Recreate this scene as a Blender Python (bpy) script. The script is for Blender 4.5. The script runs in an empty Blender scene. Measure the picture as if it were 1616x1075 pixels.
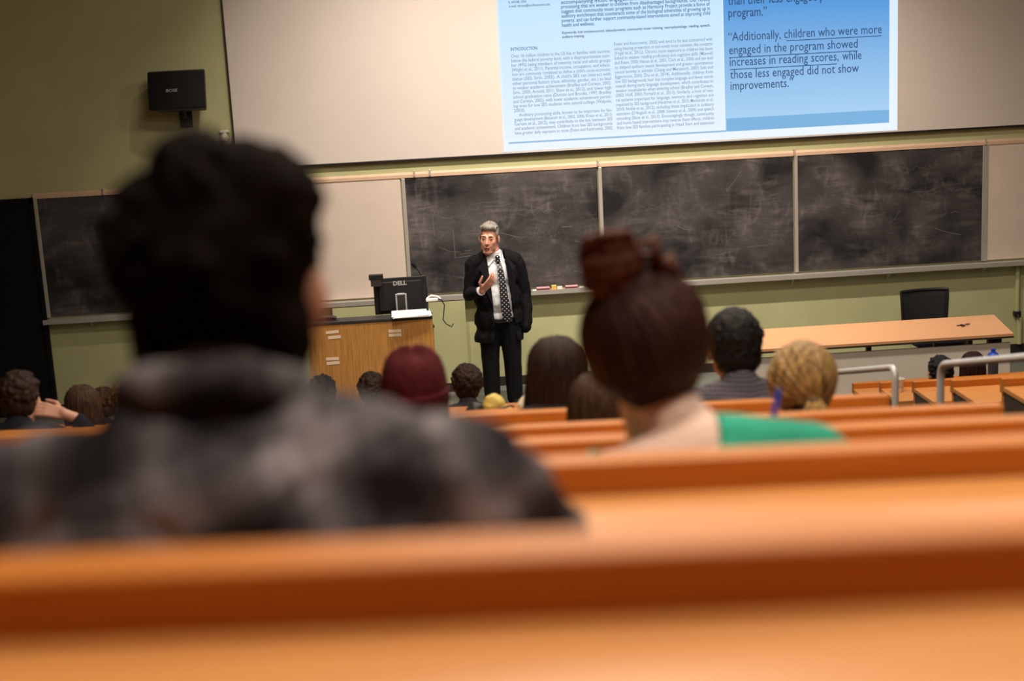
import bpy, bmesh, math, random
import numpy as np
from mathutils import Vector, Matrix, Euler, noise
random.seed(7); np.random.seed(7)
PI = math.pi
scene = bpy.context.scene
COL = scene.collection

# ------------------------------------------------------------------ camera
CAM = (0.0, 0.0, 3.45)
yaw, pitch, roll = math.radians(2.796), math.radians(11.817), math.radians(-3.0005)
fw = Vector((math.sin(yaw)*math.cos(pitch), math.cos(yaw)*math.cos(pitch), -math.sin(pitch)))
rt = Vector((math.cos(yaw), -math.sin(yaw), 0)); up = rt.cross(fw)
r2 = rt*math.cos(roll) + up*math.sin(roll); u2 = -rt*math.sin(roll) + up*math.cos(roll)
cd = bpy.data.cameras.new('camera'); cam = bpy.data.objects.new('camera', cd); COL.objects.link(cam)
M3 = Matrix((r2, u2, -fw)).transposed()
cam.matrix_world = Matrix.Translation(CAM) @ M3.to_4x4()
cd.sensor_width = 36; cd.lens = 2244/1616*36; cd.clip_start = 0.02; cd.clip_end = 100
cd.dof.use_dof = True; cd.dof.focus_distance = 13.5; cd.dof.aperture_fstop = 2.3
scene.camera = cam

# ------------------------------------------------------------------ world, exposure
w = bpy.data.worlds.new('world'); scene.world = w; w.use_nodes = True
w.node_tree.nodes['Background'].inputs[0].default_value = (1.0, 0.9, 0.8, 1)
w.node_tree.nodes['Background'].inputs[1].default_value = 0.02
vs = scene.view_settings
vs.view_transform = 'Standard'; vs.look = 'None'; vs.gamma = 1.0; vs.use_curve_mapping = False
vs.exposure = 0.0

CEIL = 6.0
# ceiling spots that wash the boards: x, y, watts, cone degrees, aim x, aim y, aim z
SPOTS = [(-0.5, 11.6, 860, 80, -0.3, 14.0, 1.7), (1.0, 11.6, 1120, 84, 1.0, 14.0, 1.5), (2.8, 11.6, 980, 84, 2.7, 14.0, 1.5),
         (4.2, 11.6, 460, 85, 4.0, 13.4, 0.8)]
# flat ceiling panels over the seats: x, y, watts
PANELS = [(0.9, 0.8, 68), (0.6, 2.9, 80), (0.7, 6.0, 105), (0.3, 9.0, 95), (3.6, 8.8, 130)]

# ------------------------------------------------------------------ materials
def mat(name, col, rough=0.6, spec=0.4, var=0.0, scale=8.0, stretch=(1, 1, 1), metal=0.0, bump=0.0, bscale=60.0, col2=None, emit=None, estr=0.0, coords='Object'):
    m = bpy.data.materials.new(name); m.use_nodes = True
    nt = m.node_tree; N = nt.nodes; L = nt.links; b = N['Principled BSDF']
    b.inputs['Roughness'].default_value = rough; b.inputs['Specular IOR Level'].default_value = spec
    b.inputs['Metallic'].default_value = metal; b.inputs['Base Color'].default_value = (*col, 1)
    if var > 0 or bump > 0:
        tc = N.new('ShaderNodeTexCoord'); mp = N.new('ShaderNodeMapping'); mp.inputs['Scale'].default_value = stretch
        L.new(tc.outputs[coords], mp.inputs[0])
    if var > 0:
        nz = N.new('ShaderNodeTexNoise'); nz.inputs['Scale'].default_value = scale; nz.inputs['Detail'].default_value = 5
        L.new(mp.outputs[0], nz.inputs[0])
        cr = N.new('ShaderNodeValToRGB'); cr.color_ramp.elements[0].position = 0.3; cr.color_ramp.elements[1].position = 0.7
        c2 = col2 if col2 else tuple(min(1, c*(1+var)) for c in col)
        c1 = col if col2 else tuple(c*(1-var) for c in col)
        cr.color_ramp.elements[0].color = (*c1, 1); cr.color_ramp.elements[1].color = (*c2, 1)
        L.new(nz.outputs[0], cr.inputs[0]); L.new(cr.outputs[0], b.inputs['Base Color'])
    if bump > 0:
        n2 = N.new('ShaderNodeTexNoise'); n2.inputs['Scale'].default_value = bscale; n2.inputs['Detail'].default_value = 3
        L.new(mp.outputs[0], n2.inputs[0])
        bp = N.new('ShaderNodeBump'); bp.inputs['Strength'].default_value = bump; bp.inputs['Distance'].default_value = 0.01
        L.new(n2.outputs[0], bp.inputs['Height']); L.new(bp.outputs[0], b.inputs['Normal'])
    if emit:
        b.inputs['Emission Color'].default_value = (*emit, 1); b.inputs['Emission Strength'].default_value = estr
    return m

MT = {}
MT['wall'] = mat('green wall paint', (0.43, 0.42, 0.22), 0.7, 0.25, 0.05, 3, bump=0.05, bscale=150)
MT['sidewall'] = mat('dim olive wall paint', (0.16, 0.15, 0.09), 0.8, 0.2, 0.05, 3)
MT['ceil'] = mat('grey ceiling', (0.25, 0.24, 0.22), 0.9, 0.1)
MT['stage'] = mat('grey vinyl floor', (0.14, 0.14, 0.12), 0.5, 0.4, 0.12, 6)
MT['carpet'] = mat('charcoal carpet', (0.018, 0.018, 0.02), 0.95, 0.1, 0.3, 80)
MT['wood'] = mat('orange beech laminate', (0.66, 0.275, 0.075), 0.42, 0.4, 0.10, 9, (0.5, 7, 7), bump=0.02, bscale=40)
MT['woodedge'] = mat('darker beech edge', (0.57, 0.185, 0.022), 0.5, 0.35, 0.10, 9, (0.5, 7, 7))
MT['tablewood'] = mat('pale beech table top', (0.72, 0.37, 0.18), 0.4, 0.4, 0.05, 6, (0.5, 6, 6))
MT['lectern'] = mat('oak veneer', (0.50, 0.235, 0.06), 0.5, 0.35, 0.25, 7, (9, 9, 0.6))
MT['darktrim'] = mat('dark laminate', (0.03, 0.028, 0.026), 0.5, 0.4)
MT['white'] = mat('off white laminate', (0.80, 0.73, 0.64), 0.5, 0.4, 0.02, 4)
MT['whiteboard'] = mat('beige pin board', (0.62, 0.51, 0.43), 0.75, 0.25, 0.03, 5, bump=0.05, bscale=250)
MT['screen'] = mat('screen fabric', (0.60, 0.525, 0.47), 0.85, 0.15, 0.015, 2)
MT['black'] = mat('black plastic', (0.012, 0.011, 0.012), 0.45, 0.4)
MT['blackgrille'] = mat('black speaker grille', (0.010, 0.009, 0.010), 0.7, 0.2, bump=0.3, bscale=400)
MT['blackcase'] = mat('brown black speaker case', (0.035, 0.025, 0.024), 0.55, 0.4)
MT['door'] = mat('black door paint', (0.006, 0.006, 0.006), 0.7, 0.15)
MT['alu'] = mat('brushed aluminium', (0.62, 0.58, 0.53), 0.38, 0.5, 0.05, 30, (1, 20, 20), metal=0.55)
MT['rail'] = mat('salmon wooden rail', (0.60, 0.40, 0.27), 0.5, 0.4, 0.05, 6)
MT['pipe'] = mat('grey painted steel', (0.70, 0.69, 0.66), 0.35, 0.5, metal=0.2)
MT['chrome'] = mat('silver plastic', (0.55, 0.55, 0.55), 0.3, 0.6, metal=0.4)
MT['paper'] = mat('white paper', (0.85, 0.83, 0.80), 0.8, 0.2)
MT['ink'] = mat('grey print', (0.25, 0.25, 0.25), 0.8, 0.2)
MT['tape'] = mat('cream masking tape', (0.82, 0.66, 0.48), 0.8, 0.2)
MT['steel'] = mat('dark brown steel', (0.05, 0.035, 0.03), 0.5, 0.4)
MT['mesh'] = mat('black chair mesh', (0.022, 0.020, 0.022), 0.8, 0.2, bump=0.4, bscale=300)
MT['suit'] = mat('black suit wool', (0.0048, 0.0046, 0.0055), 0.85, 0.15, bump=0.15, bscale=120)
MT['trouser'] = mat('black trouser wool', (0.006, 0.006, 0.007), 0.85, 0.12, bump=0.1, bscale=100)
MT['shirtw'] = mat('white cotton shirt', (0.66, 0.66, 0.68), 0.8, 0.2, bump=0.15, bscale=60)
MT['skin'] = mat('fair skin', (0.62, 0.33, 0.23), 0.5, 0.4, 0.06, 12)
MT['skinp'] = mat('pale skin', (0.78, 0.53, 0.42), 0.5, 0.4, 0.05, 12)
MT['skinred'] = mat('ruddy skin', (0.66, 0.31, 0.21), 0.48, 0.45, 0.14, 16)
MT['lip'] = mat('lips', (0.42, 0.12, 0.09), 0.45, 0.45)
MT['mouthdark'] = mat('open mouth', (0.06, 0.015, 0.012), 0.6, 0.3)
MT['teeth'] = mat('teeth', (0.7, 0.64, 0.55), 0.4, 0.4)
MT['eyew'] = mat('eye white', (0.6, 0.55, 0.5), 0.3, 0.5)
MT['iris'] = mat('dark iris', (0.02, 0.015, 0.012), 0.2, 0.6)
MT['shoe'] = mat('black leather', (0.008, 0.008, 0.008), 0.3, 0.5)
def hairmat(n, c, v=0.5, s=14): return mat(n, c, 0.62, 0.22, v, s, (6, 6, 1.0), bump=0.35, bscale=60)
MT['hair_blackbrown'] = mat('near black brown hair', (0.0060, 0.0034, 0.0026), 0.85, 0.05, 0.5, 14, (6, 6, 1.0), bump=0.3, bscale=60)
MT['hair_brown'] = hairmat('dark brown hair', (0.030, 0.014, 0.009))
MT['hair_auburn'] = hairmat('auburn hair', (0.034, 0.0095, 0.006))
MT['hair_bun'] = hairmat('lit auburn bun hair', (0.085, 0.026, 0.015), 0.6, 20)  # auburn hair colour brightened to paint in the light on the bun strands
MT['hair_black'] = hairmat('black hair', (0.012, 0.010, 0.010))
MT['hair_mid'] = hairmat('mid brown hair', (0.060, 0.030, 0.017))
MT['hair_blond'] = mat('blond hair', (0.16, 0.075, 0.028), 0.45, 0.4, 0, 22, (6, 6, 1), col2=None)
MT['hair_blond'] = mat('streaked blond hair', (0.085, 0.040, 0.014), 0.5, 0.3, 0.5, 24, (3, 3, 0.5), bump=0.35, bscale=60, col2=(0.62, 0.38, 0.13))
MT['hair_grey'] = mat('greying hair', (0.13, 0.115, 0.10), 0.5, 0.4, 0.5, 60, (1, 4, 1), bump=0.3, bscale=90, col2=(0.34, 0.30, 0.26))
MT['beanie'] = mat('maroon knit', (0.085, 0.011, 0.014), 0.9, 0.2, 0.25, 30, bump=0.5, bscale=120)
MT['green'] = mat('green jersey', (0.035, 0.36, 0.24), 0.85, 0.2, 0.12, 10, bump=0.2, bscale=50)
MT['trim_pale'] = mat('pale neckline trim', (0.55, 0.62, 0.55), 0.85, 0.2)
MT['jeans'] = mat('dark denim', (0.02, 0.024, 0.035), 0.9, 0.2, 0.2, 50)
MT['navy'] = mat('navy cotton', (0.012, 0.013, 0.02), 0.9, 0.2)
MT['charcoal'] = mat('charcoal cotton', (0.03, 0.03, 0.034), 0.9, 0.2)
MT['cup'] = mat('paper cup', (0.82, 0.76, 0.68), 0.7, 0.3)
MT['cupband'] = mat('tan cup print', (0.45, 0.30, 0.18), 0.7, 0.3)
MT['blue'] = mat('blue plastic', (0.012, 0.07, 0.55), 0.35, 0.5)
MT['bottle'] = mat('smoky bottle', (0.05, 0.05, 0.055), 0.25, 0.5)
MT['yellow'] = mat('yellow nylon', (0.78, 0.60, 0.16), 0.6, 0.3, 0.1, 20)
MT['cream'] = mat('cream cotton', (0.76, 0.66, 0.50), 0.8, 0.2)
MT['chalkw'] = mat('white chalk', (0.85, 0.82, 0.78), 0.9, 0.1)
MT['felt'] = mat('dark red felt', (0.12, 0.02, 0.025), 0.9, 0.1)
MT['pink'] = mat('pink eraser back', (0.72, 0.36, 0.38), 0.7, 0.2)
MT['orange'] = mat('orange card', (0.85, 0.42, 0.10), 0.7, 0.2)
MT['brownpaint'] = mat('dark brown skirting', (0.022, 0.016, 0.012), 0.6, 0.3)
MT['sensor'] = mat('cream plastic', (0.70, 0.64, 0.52), 0.5, 0.4)
MT['lampglass'] = mat('lamp diffuser', (0.9, 0.85, 0.75), 0.5, 0.3, emit=(1.0, 0.86, 0.68), estr=3.0)

def chalkboard_mat():
    m = bpy.data.materials.new('chalk smeared slate'); m.use_nodes = True
    nt = m.node_tree; N = nt.nodes; L = nt.links; b = N['Principled BSDF']
    b.inputs['Roughness'].default_value = 0.75; b.inputs['Specular IOR Level'].default_value = 0.25
    tc = N.new('ShaderNodeTexCoord'); oi = N.new('ShaderNodeObjectInfo'); ad = N.new('ShaderNodeVectorMath'); ad.operation = 'ADD'
    L.new(tc.outputs['Object'], ad.inputs[0]); L.new(oi.outputs['Location'], ad.inputs[1])     # every board smeared differently
    def nz(stretch, scale, rot, lo, hi, dist=0.6, det=6):
        mp = N.new('ShaderNodeMapping'); mp.inputs['Scale'].default_value = stretch; mp.inputs['Rotation'].default_value = (0, rot, 0)
        L.new(ad.outputs[0], mp.inputs[0])
        n = N.new('ShaderNodeTexNoise'); n.inputs['Scale'].default_value = scale; n.inputs['Detail'].default_value = det; n.inputs['Distortion'].default_value = dist
        L.new(mp.outputs[0], n.inputs[0])
        r = N.new('ShaderNodeMapRange'); r.inputs['From Min'].default_value = lo; r.inputs['From Max'].default_value = hi
        L.new(n.outputs[0], r.inputs['Value']); return r.outputs[0]
    def mul(a, k):
        x = N.new('ShaderNodeMath'); x.operation = 'MULTIPLY'; L.new(a, x.inputs[0])
        if isinstance(k, float): x.inputs[1].default_value = k
        else: L.new(k, x.inputs[1])
        return x.outputs[0]
    def add(a, c):
        x = N.new('ShaderNodeMath'); x.operation = 'ADD'; x.use_clamp = True; L.new(a, x.inputs[0]); L.new(c, x.inputs[1]); return x.outputs[0]
    broad = nz((1, 1, 1.3), 1.6, 0.3, 0.35, 0.75)
    sw1 = nz((1.2, 1, 5), 2.0, 0.25, 0.42, 0.85, 1.6)
    sw2 = nz((3.5, 1, 1.3), 2.2, 0.7, 0.48, 0.85, 2.0)
    fine = nz((2, 1, 14), 6, -0.5, 0.56, 0.8, 1.5)
    patch = nz((1, 1, 1), 2.6, 0.0, 0.42, 0.62)
    s = add(add(mul(broad, 0.34), mul(mul(sw1, patch), 0.40)), add(mul(mul(sw2, patch), 0.34), mul(mul(fine, broad), 0.40)))
    mix = N.new('ShaderNodeMix'); mix.data_type = 'RGBA'
    L.new(s, mix.inputs['Factor'])
    mix.inputs[6].default_value = (0.011, 0.0098, 0.0105, 1); mix.inputs[7].default_value = (0.23, 0.20, 0.195, 1)
    L.new(mix.outputs[2], b.inputs['Base Color'])
    return m
MT['chalkboard'] = chalkboard_mat()

def plaid_mat(name, base, dark, light, sc, rot=0.0, ax=('X', 'Z')):
    m = bpy.data.materials.new(name); m.use_nodes = True
    nt = m.node_tree; N = nt.nodes; L = nt.links; b = N['Principled BSDF']
    b.inputs['Roughness'].default_value = 0.9; b.inputs['Specular IOR Level'].default_value = 0.15
    tc = N.new('ShaderNodeTexCoord'); mp = N.new('ShaderNodeMapping'); mp.inputs['Rotation'].default_value = (0, rot, 0)
    L.new(tc.outputs['Object'], mp.inputs[0])
    nzz = N.new('ShaderNodeTexNoise'); nzz.inputs['Scale'].default_value = 9
    L.new(mp.outputs[0], nzz.inputs[0])
    vm = N.new('ShaderNodeVectorMath'); vm.operation = 'MULTIPLY_ADD'; vm.inputs[1].default_value = (0.02, 0.02, 0.02)
    L.new(nzz.outputs['Color'], vm.inputs[0]); L.new(mp.outputs[0], vm.inputs[2])
    outs = []
    for a in ax:
        wv = N.new('ShaderNodeTexWave'); wv.bands_direction = a; wv.wave_profile = 'SIN'; wv.inputs['Scale'].default_value = sc
        L.new(vm.outputs[0], wv.inputs[0])
        r = N.new('ShaderNodeValToRGB'); e = r.color_ramp.elements
        e[0].position = 0.0; e[0].color = (0, 0, 0, 1); e[1].position = 1.0; e[1].color = (1, 1, 1, 1)
        for p, v in ((0.30, 0.0), (0.38, 0.42), (0.80, 0.45), (0.90, 1.0)):
            k = e.new(p); k.color = (v, v, v, 1)
        L.new(wv.outputs[0], r.inputs[0]); outs.append(r.outputs[0])
    av = N.new('ShaderNodeMath'); av.operation = 'ADD'; L.new(outs[0], av.inputs[0]); L.new(outs[1], av.inputs[1])
    hv = N.new('ShaderNodeMath'); hv.operation = 'MULTIPLY'; hv.inputs[1].default_value = 0.5; L.new(av.outputs[0], hv.inputs[0])
    cr = N.new('ShaderNodeValToRGB'); e = cr.color_ramp.elements
    e[0].position = 0; e[0].color = (*dark, 1); e[1].position = 0.9; e[1].color = (*light, 1); k = e.new(0.4); k.color = (*base, 1)
    L.new(hv.outputs[0], cr.inputs[0]); L.new(cr.outputs[0], b.inputs['Base Color'])
    return m
MT['plaid'] = plaid_mat('grey plaid flannel', (0.062, 0.054, 0.060), (0.016, 0.013, 0.016), (0.27, 0.235, 0.25), 2.9, 0.30)
MT['check'] = plaid_mat('grey pin check cotton', (0.085, 0.076, 0.092), (0.05, 0.045, 0.055), (0.22, 0.20, 0.23), 26)
def tie_mat():
    m = bpy.data.materials.new('black tie with white dots'); m.use_nodes = True
    nt = m.node_tree; N = nt.nodes; L = nt.links; b = N['Principled BSDF']; b.inputs['Roughness'].default_value = 0.5
    tc = N.new('ShaderNodeTexCoord'); mp = N.new('ShaderNodeMapping'); mp.inputs['Rotation'].default_value = (0, PI/4, 0)
    mp.inputs['Scale'].default_value = (36, 0, 36); L.new(tc.outputs['Object'], mp.inputs[0])
    fr = N.new('ShaderNodeVectorMath'); fr.operation = 'FRACTION'; L.new(mp.outputs[0], fr.inputs[0])
    ds = N.new('ShaderNodeVectorMath'); ds.operation = 'DISTANCE'; ds.inputs[1].default_value = (0.5, 0, 0.5); L.new(fr.outputs[0], ds.inputs[0])
    lt = N.new('ShaderNodeMath'); lt.operation = 'LESS_THAN'; lt.inputs[1].default_value = 0.19; L.new(ds.outputs['Value'], lt.inputs[0])
    mix = N.new('ShaderNodeMix'); mix.data_type = 'RGBA'; L.new(lt.outputs[0], mix.inputs['Factor'])
    mix.inputs[6].default_value = (0.006, 0.006, 0.009, 1); mix.inputs[7].default_value = (0.55, 0.53, 0.52, 1)
    L.new(mix.outputs[2], b.inputs['Base Color']); return m
MT['tie'] = tie_mat()

# ------------------------------------------------------------------ geometry helpers
class G:
    """collects vertices and faces"""
    def __init__(s): s.v = []; s.f = []
    def add(s, v, f):
        o = len(s.v); s.v += [tuple(p) for p in v]; s.f += [tuple(i+o for i in q) for q in f]; return s
    def box(s, x0, x1, y0, y1, z0, z1, bev=0.0, M=None):
        bm = bmesh.new(); bmesh.ops.create_cube(bm, size=1)
        for v in bm.verts: v.co = Vector(((x0+x1)/2+v.co.x*(x1-x0), (y0+y1)/2+v.co.y*(y1-y0), (z0+z1)/2+v.co.z*(z1-z0)))
        if bev > 0: bmesh.ops.bevel(bm, geom=list(bm.edges), offset=bev, segments=2, affect='EDGES', profile=0.5)
        if M: bmesh.ops.transform(bm, matrix=M, verts=bm.verts)
        bm.verts.index_update()
        s.add([v.co.copy() for v in bm.verts], [[v.index for v in f.verts] for f in bm.faces]); bm.free(); return s
    def prism(s, pts, axis, a, b):
        """extrude polygon pts (2D) along axis from a to b"""
        n = len(pts)
        def P(p, t): return {'x': (t, p[0], p[1]), 'y': (p[0], t, p[1]), 'z': (p[0], p[1], t)}[axis]
        v = [P(p, a) for p in pts] + [P(p, b) for p in pts]
        f = [list(range(n))[::-1], list(range(n, 2*n))] + [[i, (i+1) % n, (i+1) % n+n, i+n] for i in range(n)]
        return s.add(v, f)
    def tube(s, path, r, n=8, cap=True, flat=1.0):
        path = [Vector(p) for p in path]; k = len(path)
        if not hasattr(r, '__len__'): r = [r]*k
        V = []; F = []; ref = None
        for i in range(k):
            t = (path[min(i+1, k-1)] - path[max(i-1, 0)])
            t = t.normalized() if t.length > 1e-9 else Vector((0, 0, 1))
            if ref is None:
                ref = Vector((0, 0, 1)) if abs(t.z) < 0.9 else Vector((1, 0, 0))
            a = (ref - t*ref.dot(t)); a = a.normalized() if a.length > 1e-6 else t.orthogonal().normalized()
            ref = a; b = t.cross(a)
            for j in range(n):
                q = 2*PI*j/n; V.append(path[i] + (a*math.cos(q)*flat + b*math.sin(q))*r[i])
        for i in range(k-1):
            for j in range(n): F.append([i*n+j, i*n+(j+1) % n, (i+1)*n+(j+1) % n, (i+1)*n+j])
        if cap: F.append(list(range(n))[::-1]); F.append([(k-1)*n+j for j in range(n)])
        return s.add(V, F)
    def lathe(s, prof, c=(0, 0, 0), n=20, M=None, sx=1.0, sy=1.0):
        """profile of (r, z)"""
        V = []; F = []; k = len(prof)
        for r, z in prof:
            for j in range(n):
                q = 2*PI*j/n; V.append(Vector((math.cos(q)*r*sx, math.sin(q)*r*sy, z)))
        for i in range(k-1):
            for j in range(n): F.append([i*n+j, i*n+(j+1) % n, (i+1)*n+(j+1) % n, (i+1)*n+j])
        F.append(list(range(n))[::-1]); F.append([(k-1)*n+j for j in range(n)])
        if M: V = [M @ p for p in V]
        return s.add([p + Vector(c) for p in V], F)
    def ell(s, c, r, rot=None, n=14, m=9):
        V = [Vector((0, 0, 1))]; F = []
        for i in range(1, m):
            t = PI*i/m
            for j in range(n):
                q = 2*PI*j/n; V.append(Vector((math.sin(t)*math.cos(q), math.sin(t)*math.sin(q), math.cos(t))))
        V.append(Vector((0, 0, -1)))
        for j in range(n): F.append([0, 1+j, 1+(j+1) % n])
        for i in range(m-2):
            for j in range(n): F.append([1+i*n+j, 1+(i+1)*n+j, 1+(i+1)*n+(j+1) % n, 1+i*n+(j+1) % n])
        e = len(V)-1; o = 1+(m-2)*n
        for j in range(n): F.append([e, o+(j+1) % n, o+j])
        R = Euler(rot).to_matrix() if rot else Matrix.Identity(3)
        if not hasattr(r, '__len__'): r = (r, r, r)
        return s.add([R @ Vector((p.x*r[0], p.y*r[1], p.z*r[2])) + Vector(c) for p in V], F)
    def cap(s, a, b, ra, rb=None, n=12):
        """tapered capsule between a and b"""
        rb = ra if rb is None else rb
        a = Vector(a); b = Vector(b); t = b-a; L = t.length; t.normalize()
        path = []; rr = []
        for i in range(5): q = PI/2*(i+0.35)/5.0; path.append(a - t*ra*math.cos(q)); rr.append(ra*math.sin(q))
        path.append(a); rr.append(ra); path.append((a+b)/2); rr.append((ra+rb)/2); path.append(b); rr.append(rb)
        for i in range(4, -1, -1): q = PI/2*(i+0.35)/5.0; path.append(b + t*rb*math.cos(q)); rr.append(rb*math.sin(q))
        return s.tube(path, rr, n)
    def chain(s, pts):
        """list of (point, radius): run of tapered capsules"""
        for (a, ra), (b, rb) in zip(pts[:-1], pts[1:]): s.cap(a, b, ra, rb)
        return s
    def mesh(s, name, smooth=True):
        me = bpy.data.meshes.new(name); me.from_pydata(s.v, [], s.f); me.update()
        bm = bmesh.new(); bm.from_mesh(me); bmesh.ops.recalc_face_normals(bm, faces=bm.faces); bm.to_mesh(me); bm.free()
        if smooth: me.polygons.foreach_set('use_smooth', [True]*len(me.polygons))
        return me

def remesh(g, voxel, smooth=4, fac=0.5):
    """fuse overlapping closed pieces into one continuous skin; returns (verts array, faces)"""
    me = g.mesh('fuse', False); o = bpy.data.objects.new('fuse', me); COL.objects.link(o)
    m = o.modifiers.new('r', 'REMESH'); m.mode = 'VOXEL'; m.voxel_size = voxel; m.adaptivity = 0
    if smooth:
        k = o.modifiers.new('s', 'SMOOTH'); k.factor = fac; k.iterations = smooth
    dg = bpy.context.evaluated_depsgraph_get(); e = o.evaluated_get(dg); q = e.to_mesh()
    V = np.empty(len(q.vertices)*3); q.vertices.foreach_get('co', V); V = V.reshape(-1, 3)
    F = [tuple(p.vertices) for p in q.polygons]
    e.to_mesh_clear(); bpy.data.objects.remove(o); bpy.data.meshes.remove(me)
    return V, F

def from_vf(name, V, F, smooth=True, extra=None):
    g = G(); g.add([tuple(p) for p in V], F)
    if extra: g.add(extra.v, extra.f)
    me = bpy.data.meshes.new(name); me.from_pydata(g.v, [], g.f); me.update()
    if smooth: me.polygons.foreach_set('use_smooth', [True]*len(me.polygons))
    return me

def folds(V, amp, sc, seed=0.0, stretch=(1, 1, 1)):
    W = V.copy(); c = V.mean(0)
    for i, p in enumerate(V):
        q = Vector(((p[0])*sc*stretch[0]+seed, p[1]*sc*stretch[1], p[2]*sc*stretch[2]))
        d = noise.noise(q) + 0.5*noise.noise(q*2.1)
        n = p-c; l = np.linalg.norm(n)
        W[i] = p + n/max(l, 1e-6)*d*amp
    return W

def smooth_rim(V, faces, iters=14):
    """even out the cut edge of an opened shell"""
    from collections import Counter
    ec = Counter()
    for f in faces:
        for a, b in zip(f, f[1:]+f[:1]): ec[(min(a, b), max(a, b))] += 1
    nb = {}
    for (a, b), c in ec.items():
        if c == 1: nb.setdefault(a, []).append(b); nb.setdefault(b, []).append(a)
    W = V.copy()
    for _ in range(iters):
        U = W.copy()
        for v, l in nb.items():
            if len(l) == 2: U[v] = 0.5*W[v]+0.25*(W[l[0]]+W[l[1]])
        W = U
    return W

def obj(name, me, m=None, parent=None, label=None, cat=None, group=None, kind=None, loc=None, rot=None):
    if isinstance(me, G): me = me.mesh(name, False)
    o = bpy.data.objects.new(name, me); COL.objects.link(o)
    if m is not None:
        mm = MT[m] if isinstance(m, str) else m
        if not me.materials: me.materials.append(mm)
        o.material_slots[0].link = 'OBJECT'; o.material_slots[0].material = mm
    if parent: o.parent = parent
    if loc: o.location = loc
    if rot: o.rotation_euler = rot
    tag(o, label, cat, group, kind); return o
def tag(o, label=None, cat=None, group=None, kind=None):
    if label: o['label'] = label
    if cat: o['category'] = cat
    if group: o['group'] = group
    if kind: o['kind'] = kind
    return o
def thing(name, label, cat, loc=(0, 0, 0), rz=0.0, group=None, kind=None):
    o = bpy.data.objects.new(name, None); COL.objects.link(o); o.empty_display_size = 0.1
    o.location = loc; o.rotation_euler = (0, 0, rz); return tag(o, label, cat, group, kind)
def struct(name, g, m, label=None, parent=None):
    o = obj(name, g, m, parent)
    if not parent: o['kind'] = 'structure'
    if label: o['label'] = label
    return o
def smooth_edges(me, ang=40):
    me.polygons.foreach_set('use_smooth', [True]*len(me.polygons)); me.set_sharp_from_angle(angle=math.radians(ang)); return me

# ------------------------------------------------------------------ text
def text_mesh(name, lines):
    """lines: (string, x0, x1 or None, z baseline, size, bold). Returns one flat mesh in the XZ plane, facing -Y"""
    objs = []
    for (t, x0, x1, z, size, bold) in lines:
        c = bpy.data.curves.new('t', 'FONT'); c.body = t; c.size = size; c.resolution_u = 2; c.offset = bold*size
        o = bpy.data.objects.new('t', c); COL.objects.link(o); objs.append(o)
    dg = bpy.context.evaluated_depsgraph_get(); g = G()
    for o, (t, x0, x1, z, size, bold) in zip(objs, lines):
        e = o.evaluated_get(dg); q = e.to_mesh()
        V = [v.co.copy() for v in q.vertices]; F = [tuple(p.vertices) for p in q.polygons]
        e.to_mesh_clear()
        if not V: continue
        a = min(v.x for v in V); b = max(v.x for v in V)
        k = (x1-x0)/(b-a) if x1 else 1.0
        g.add([(x0+(v.x-a)*k, 0, z+v.y) for v in V], F)
    for o in objs:
        c = o.data; bpy.data.objects.remove(o); bpy.data.curves.remove(c)
    me = bpy.data.meshes.new(name); me.from_pydata(g.v, [], g.f); me.update(); return me

# ================================================================== ROOM
WY = 14.25
XL, XR, YB = -5.6, 8.2, -2.6
struct('wall_front', G().box(XL, XR, WY, WY+0.15, -0.1, CEIL), 'wall', 'pale green painted front wall behind the boards')
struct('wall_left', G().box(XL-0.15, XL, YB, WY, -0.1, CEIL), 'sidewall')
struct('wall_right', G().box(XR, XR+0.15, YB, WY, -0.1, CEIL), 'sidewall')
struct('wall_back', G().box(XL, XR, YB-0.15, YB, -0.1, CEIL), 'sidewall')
struct('ceiling', G().box(XL-0.15, XR+0.15, YB-0.15, WY+0.15, CEIL, CEIL+0.1), 'ceil')
struct('floor', G().box(XL, XR, YB, WY, -0.1, 0.0), 'stage', 'grey floor of the stage area')
struct('baseboard_front', G().box(XL+0.0, XR, WY-0.018, WY, 0.0, 0.095, 0.003), 'brownpaint', 'dark skirting board along the front wall')

# rows: distance y at x=0, height of upstand top
SK = -0.07                       # rows run slightly askew to the front wall
ROWA = math.atan(SK)
RY = [0.79+0.9*k for k in range(11)]
RZ = [3.156, 2.938, 2.710, 2.493, 2.296] + [2.296-0.225*k for k in range(1, 7)]
XE, XW = 1.40, -3.2
# tiers of the centre block incl. the aisle right of it
for k in range(11):
    fz = RZ[k]-0.78
    ya = (RY[k-1]+0.05) if k else YB
    yb = RY[k]+0.05
    pts = [(XL, ya + (XL*SK if k else 0)), (2.86, ya + (2.86*SK if k else 0)), (2.86, yb+2.86*SK), (XL, yb+XL*SK)]
    struct('floor', G().prism(pts, 'z', 0.0, fz), 'carpet', 'dark carpeted tier of the raked seating')
# tiers of the right block (parallel to the wall)
for j in range(7):
    fz = 0.02+0.2*j
    yb = 10.27-0.8*j+0.05
    ya = yb-0.8 if j < 6 else YB
    struct('floor', G().box(2.87, XR, ya, yb, 0.0, fz if j else 0.02), 'carpet', 'dark carpeted tier beside the aisle')

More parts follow.
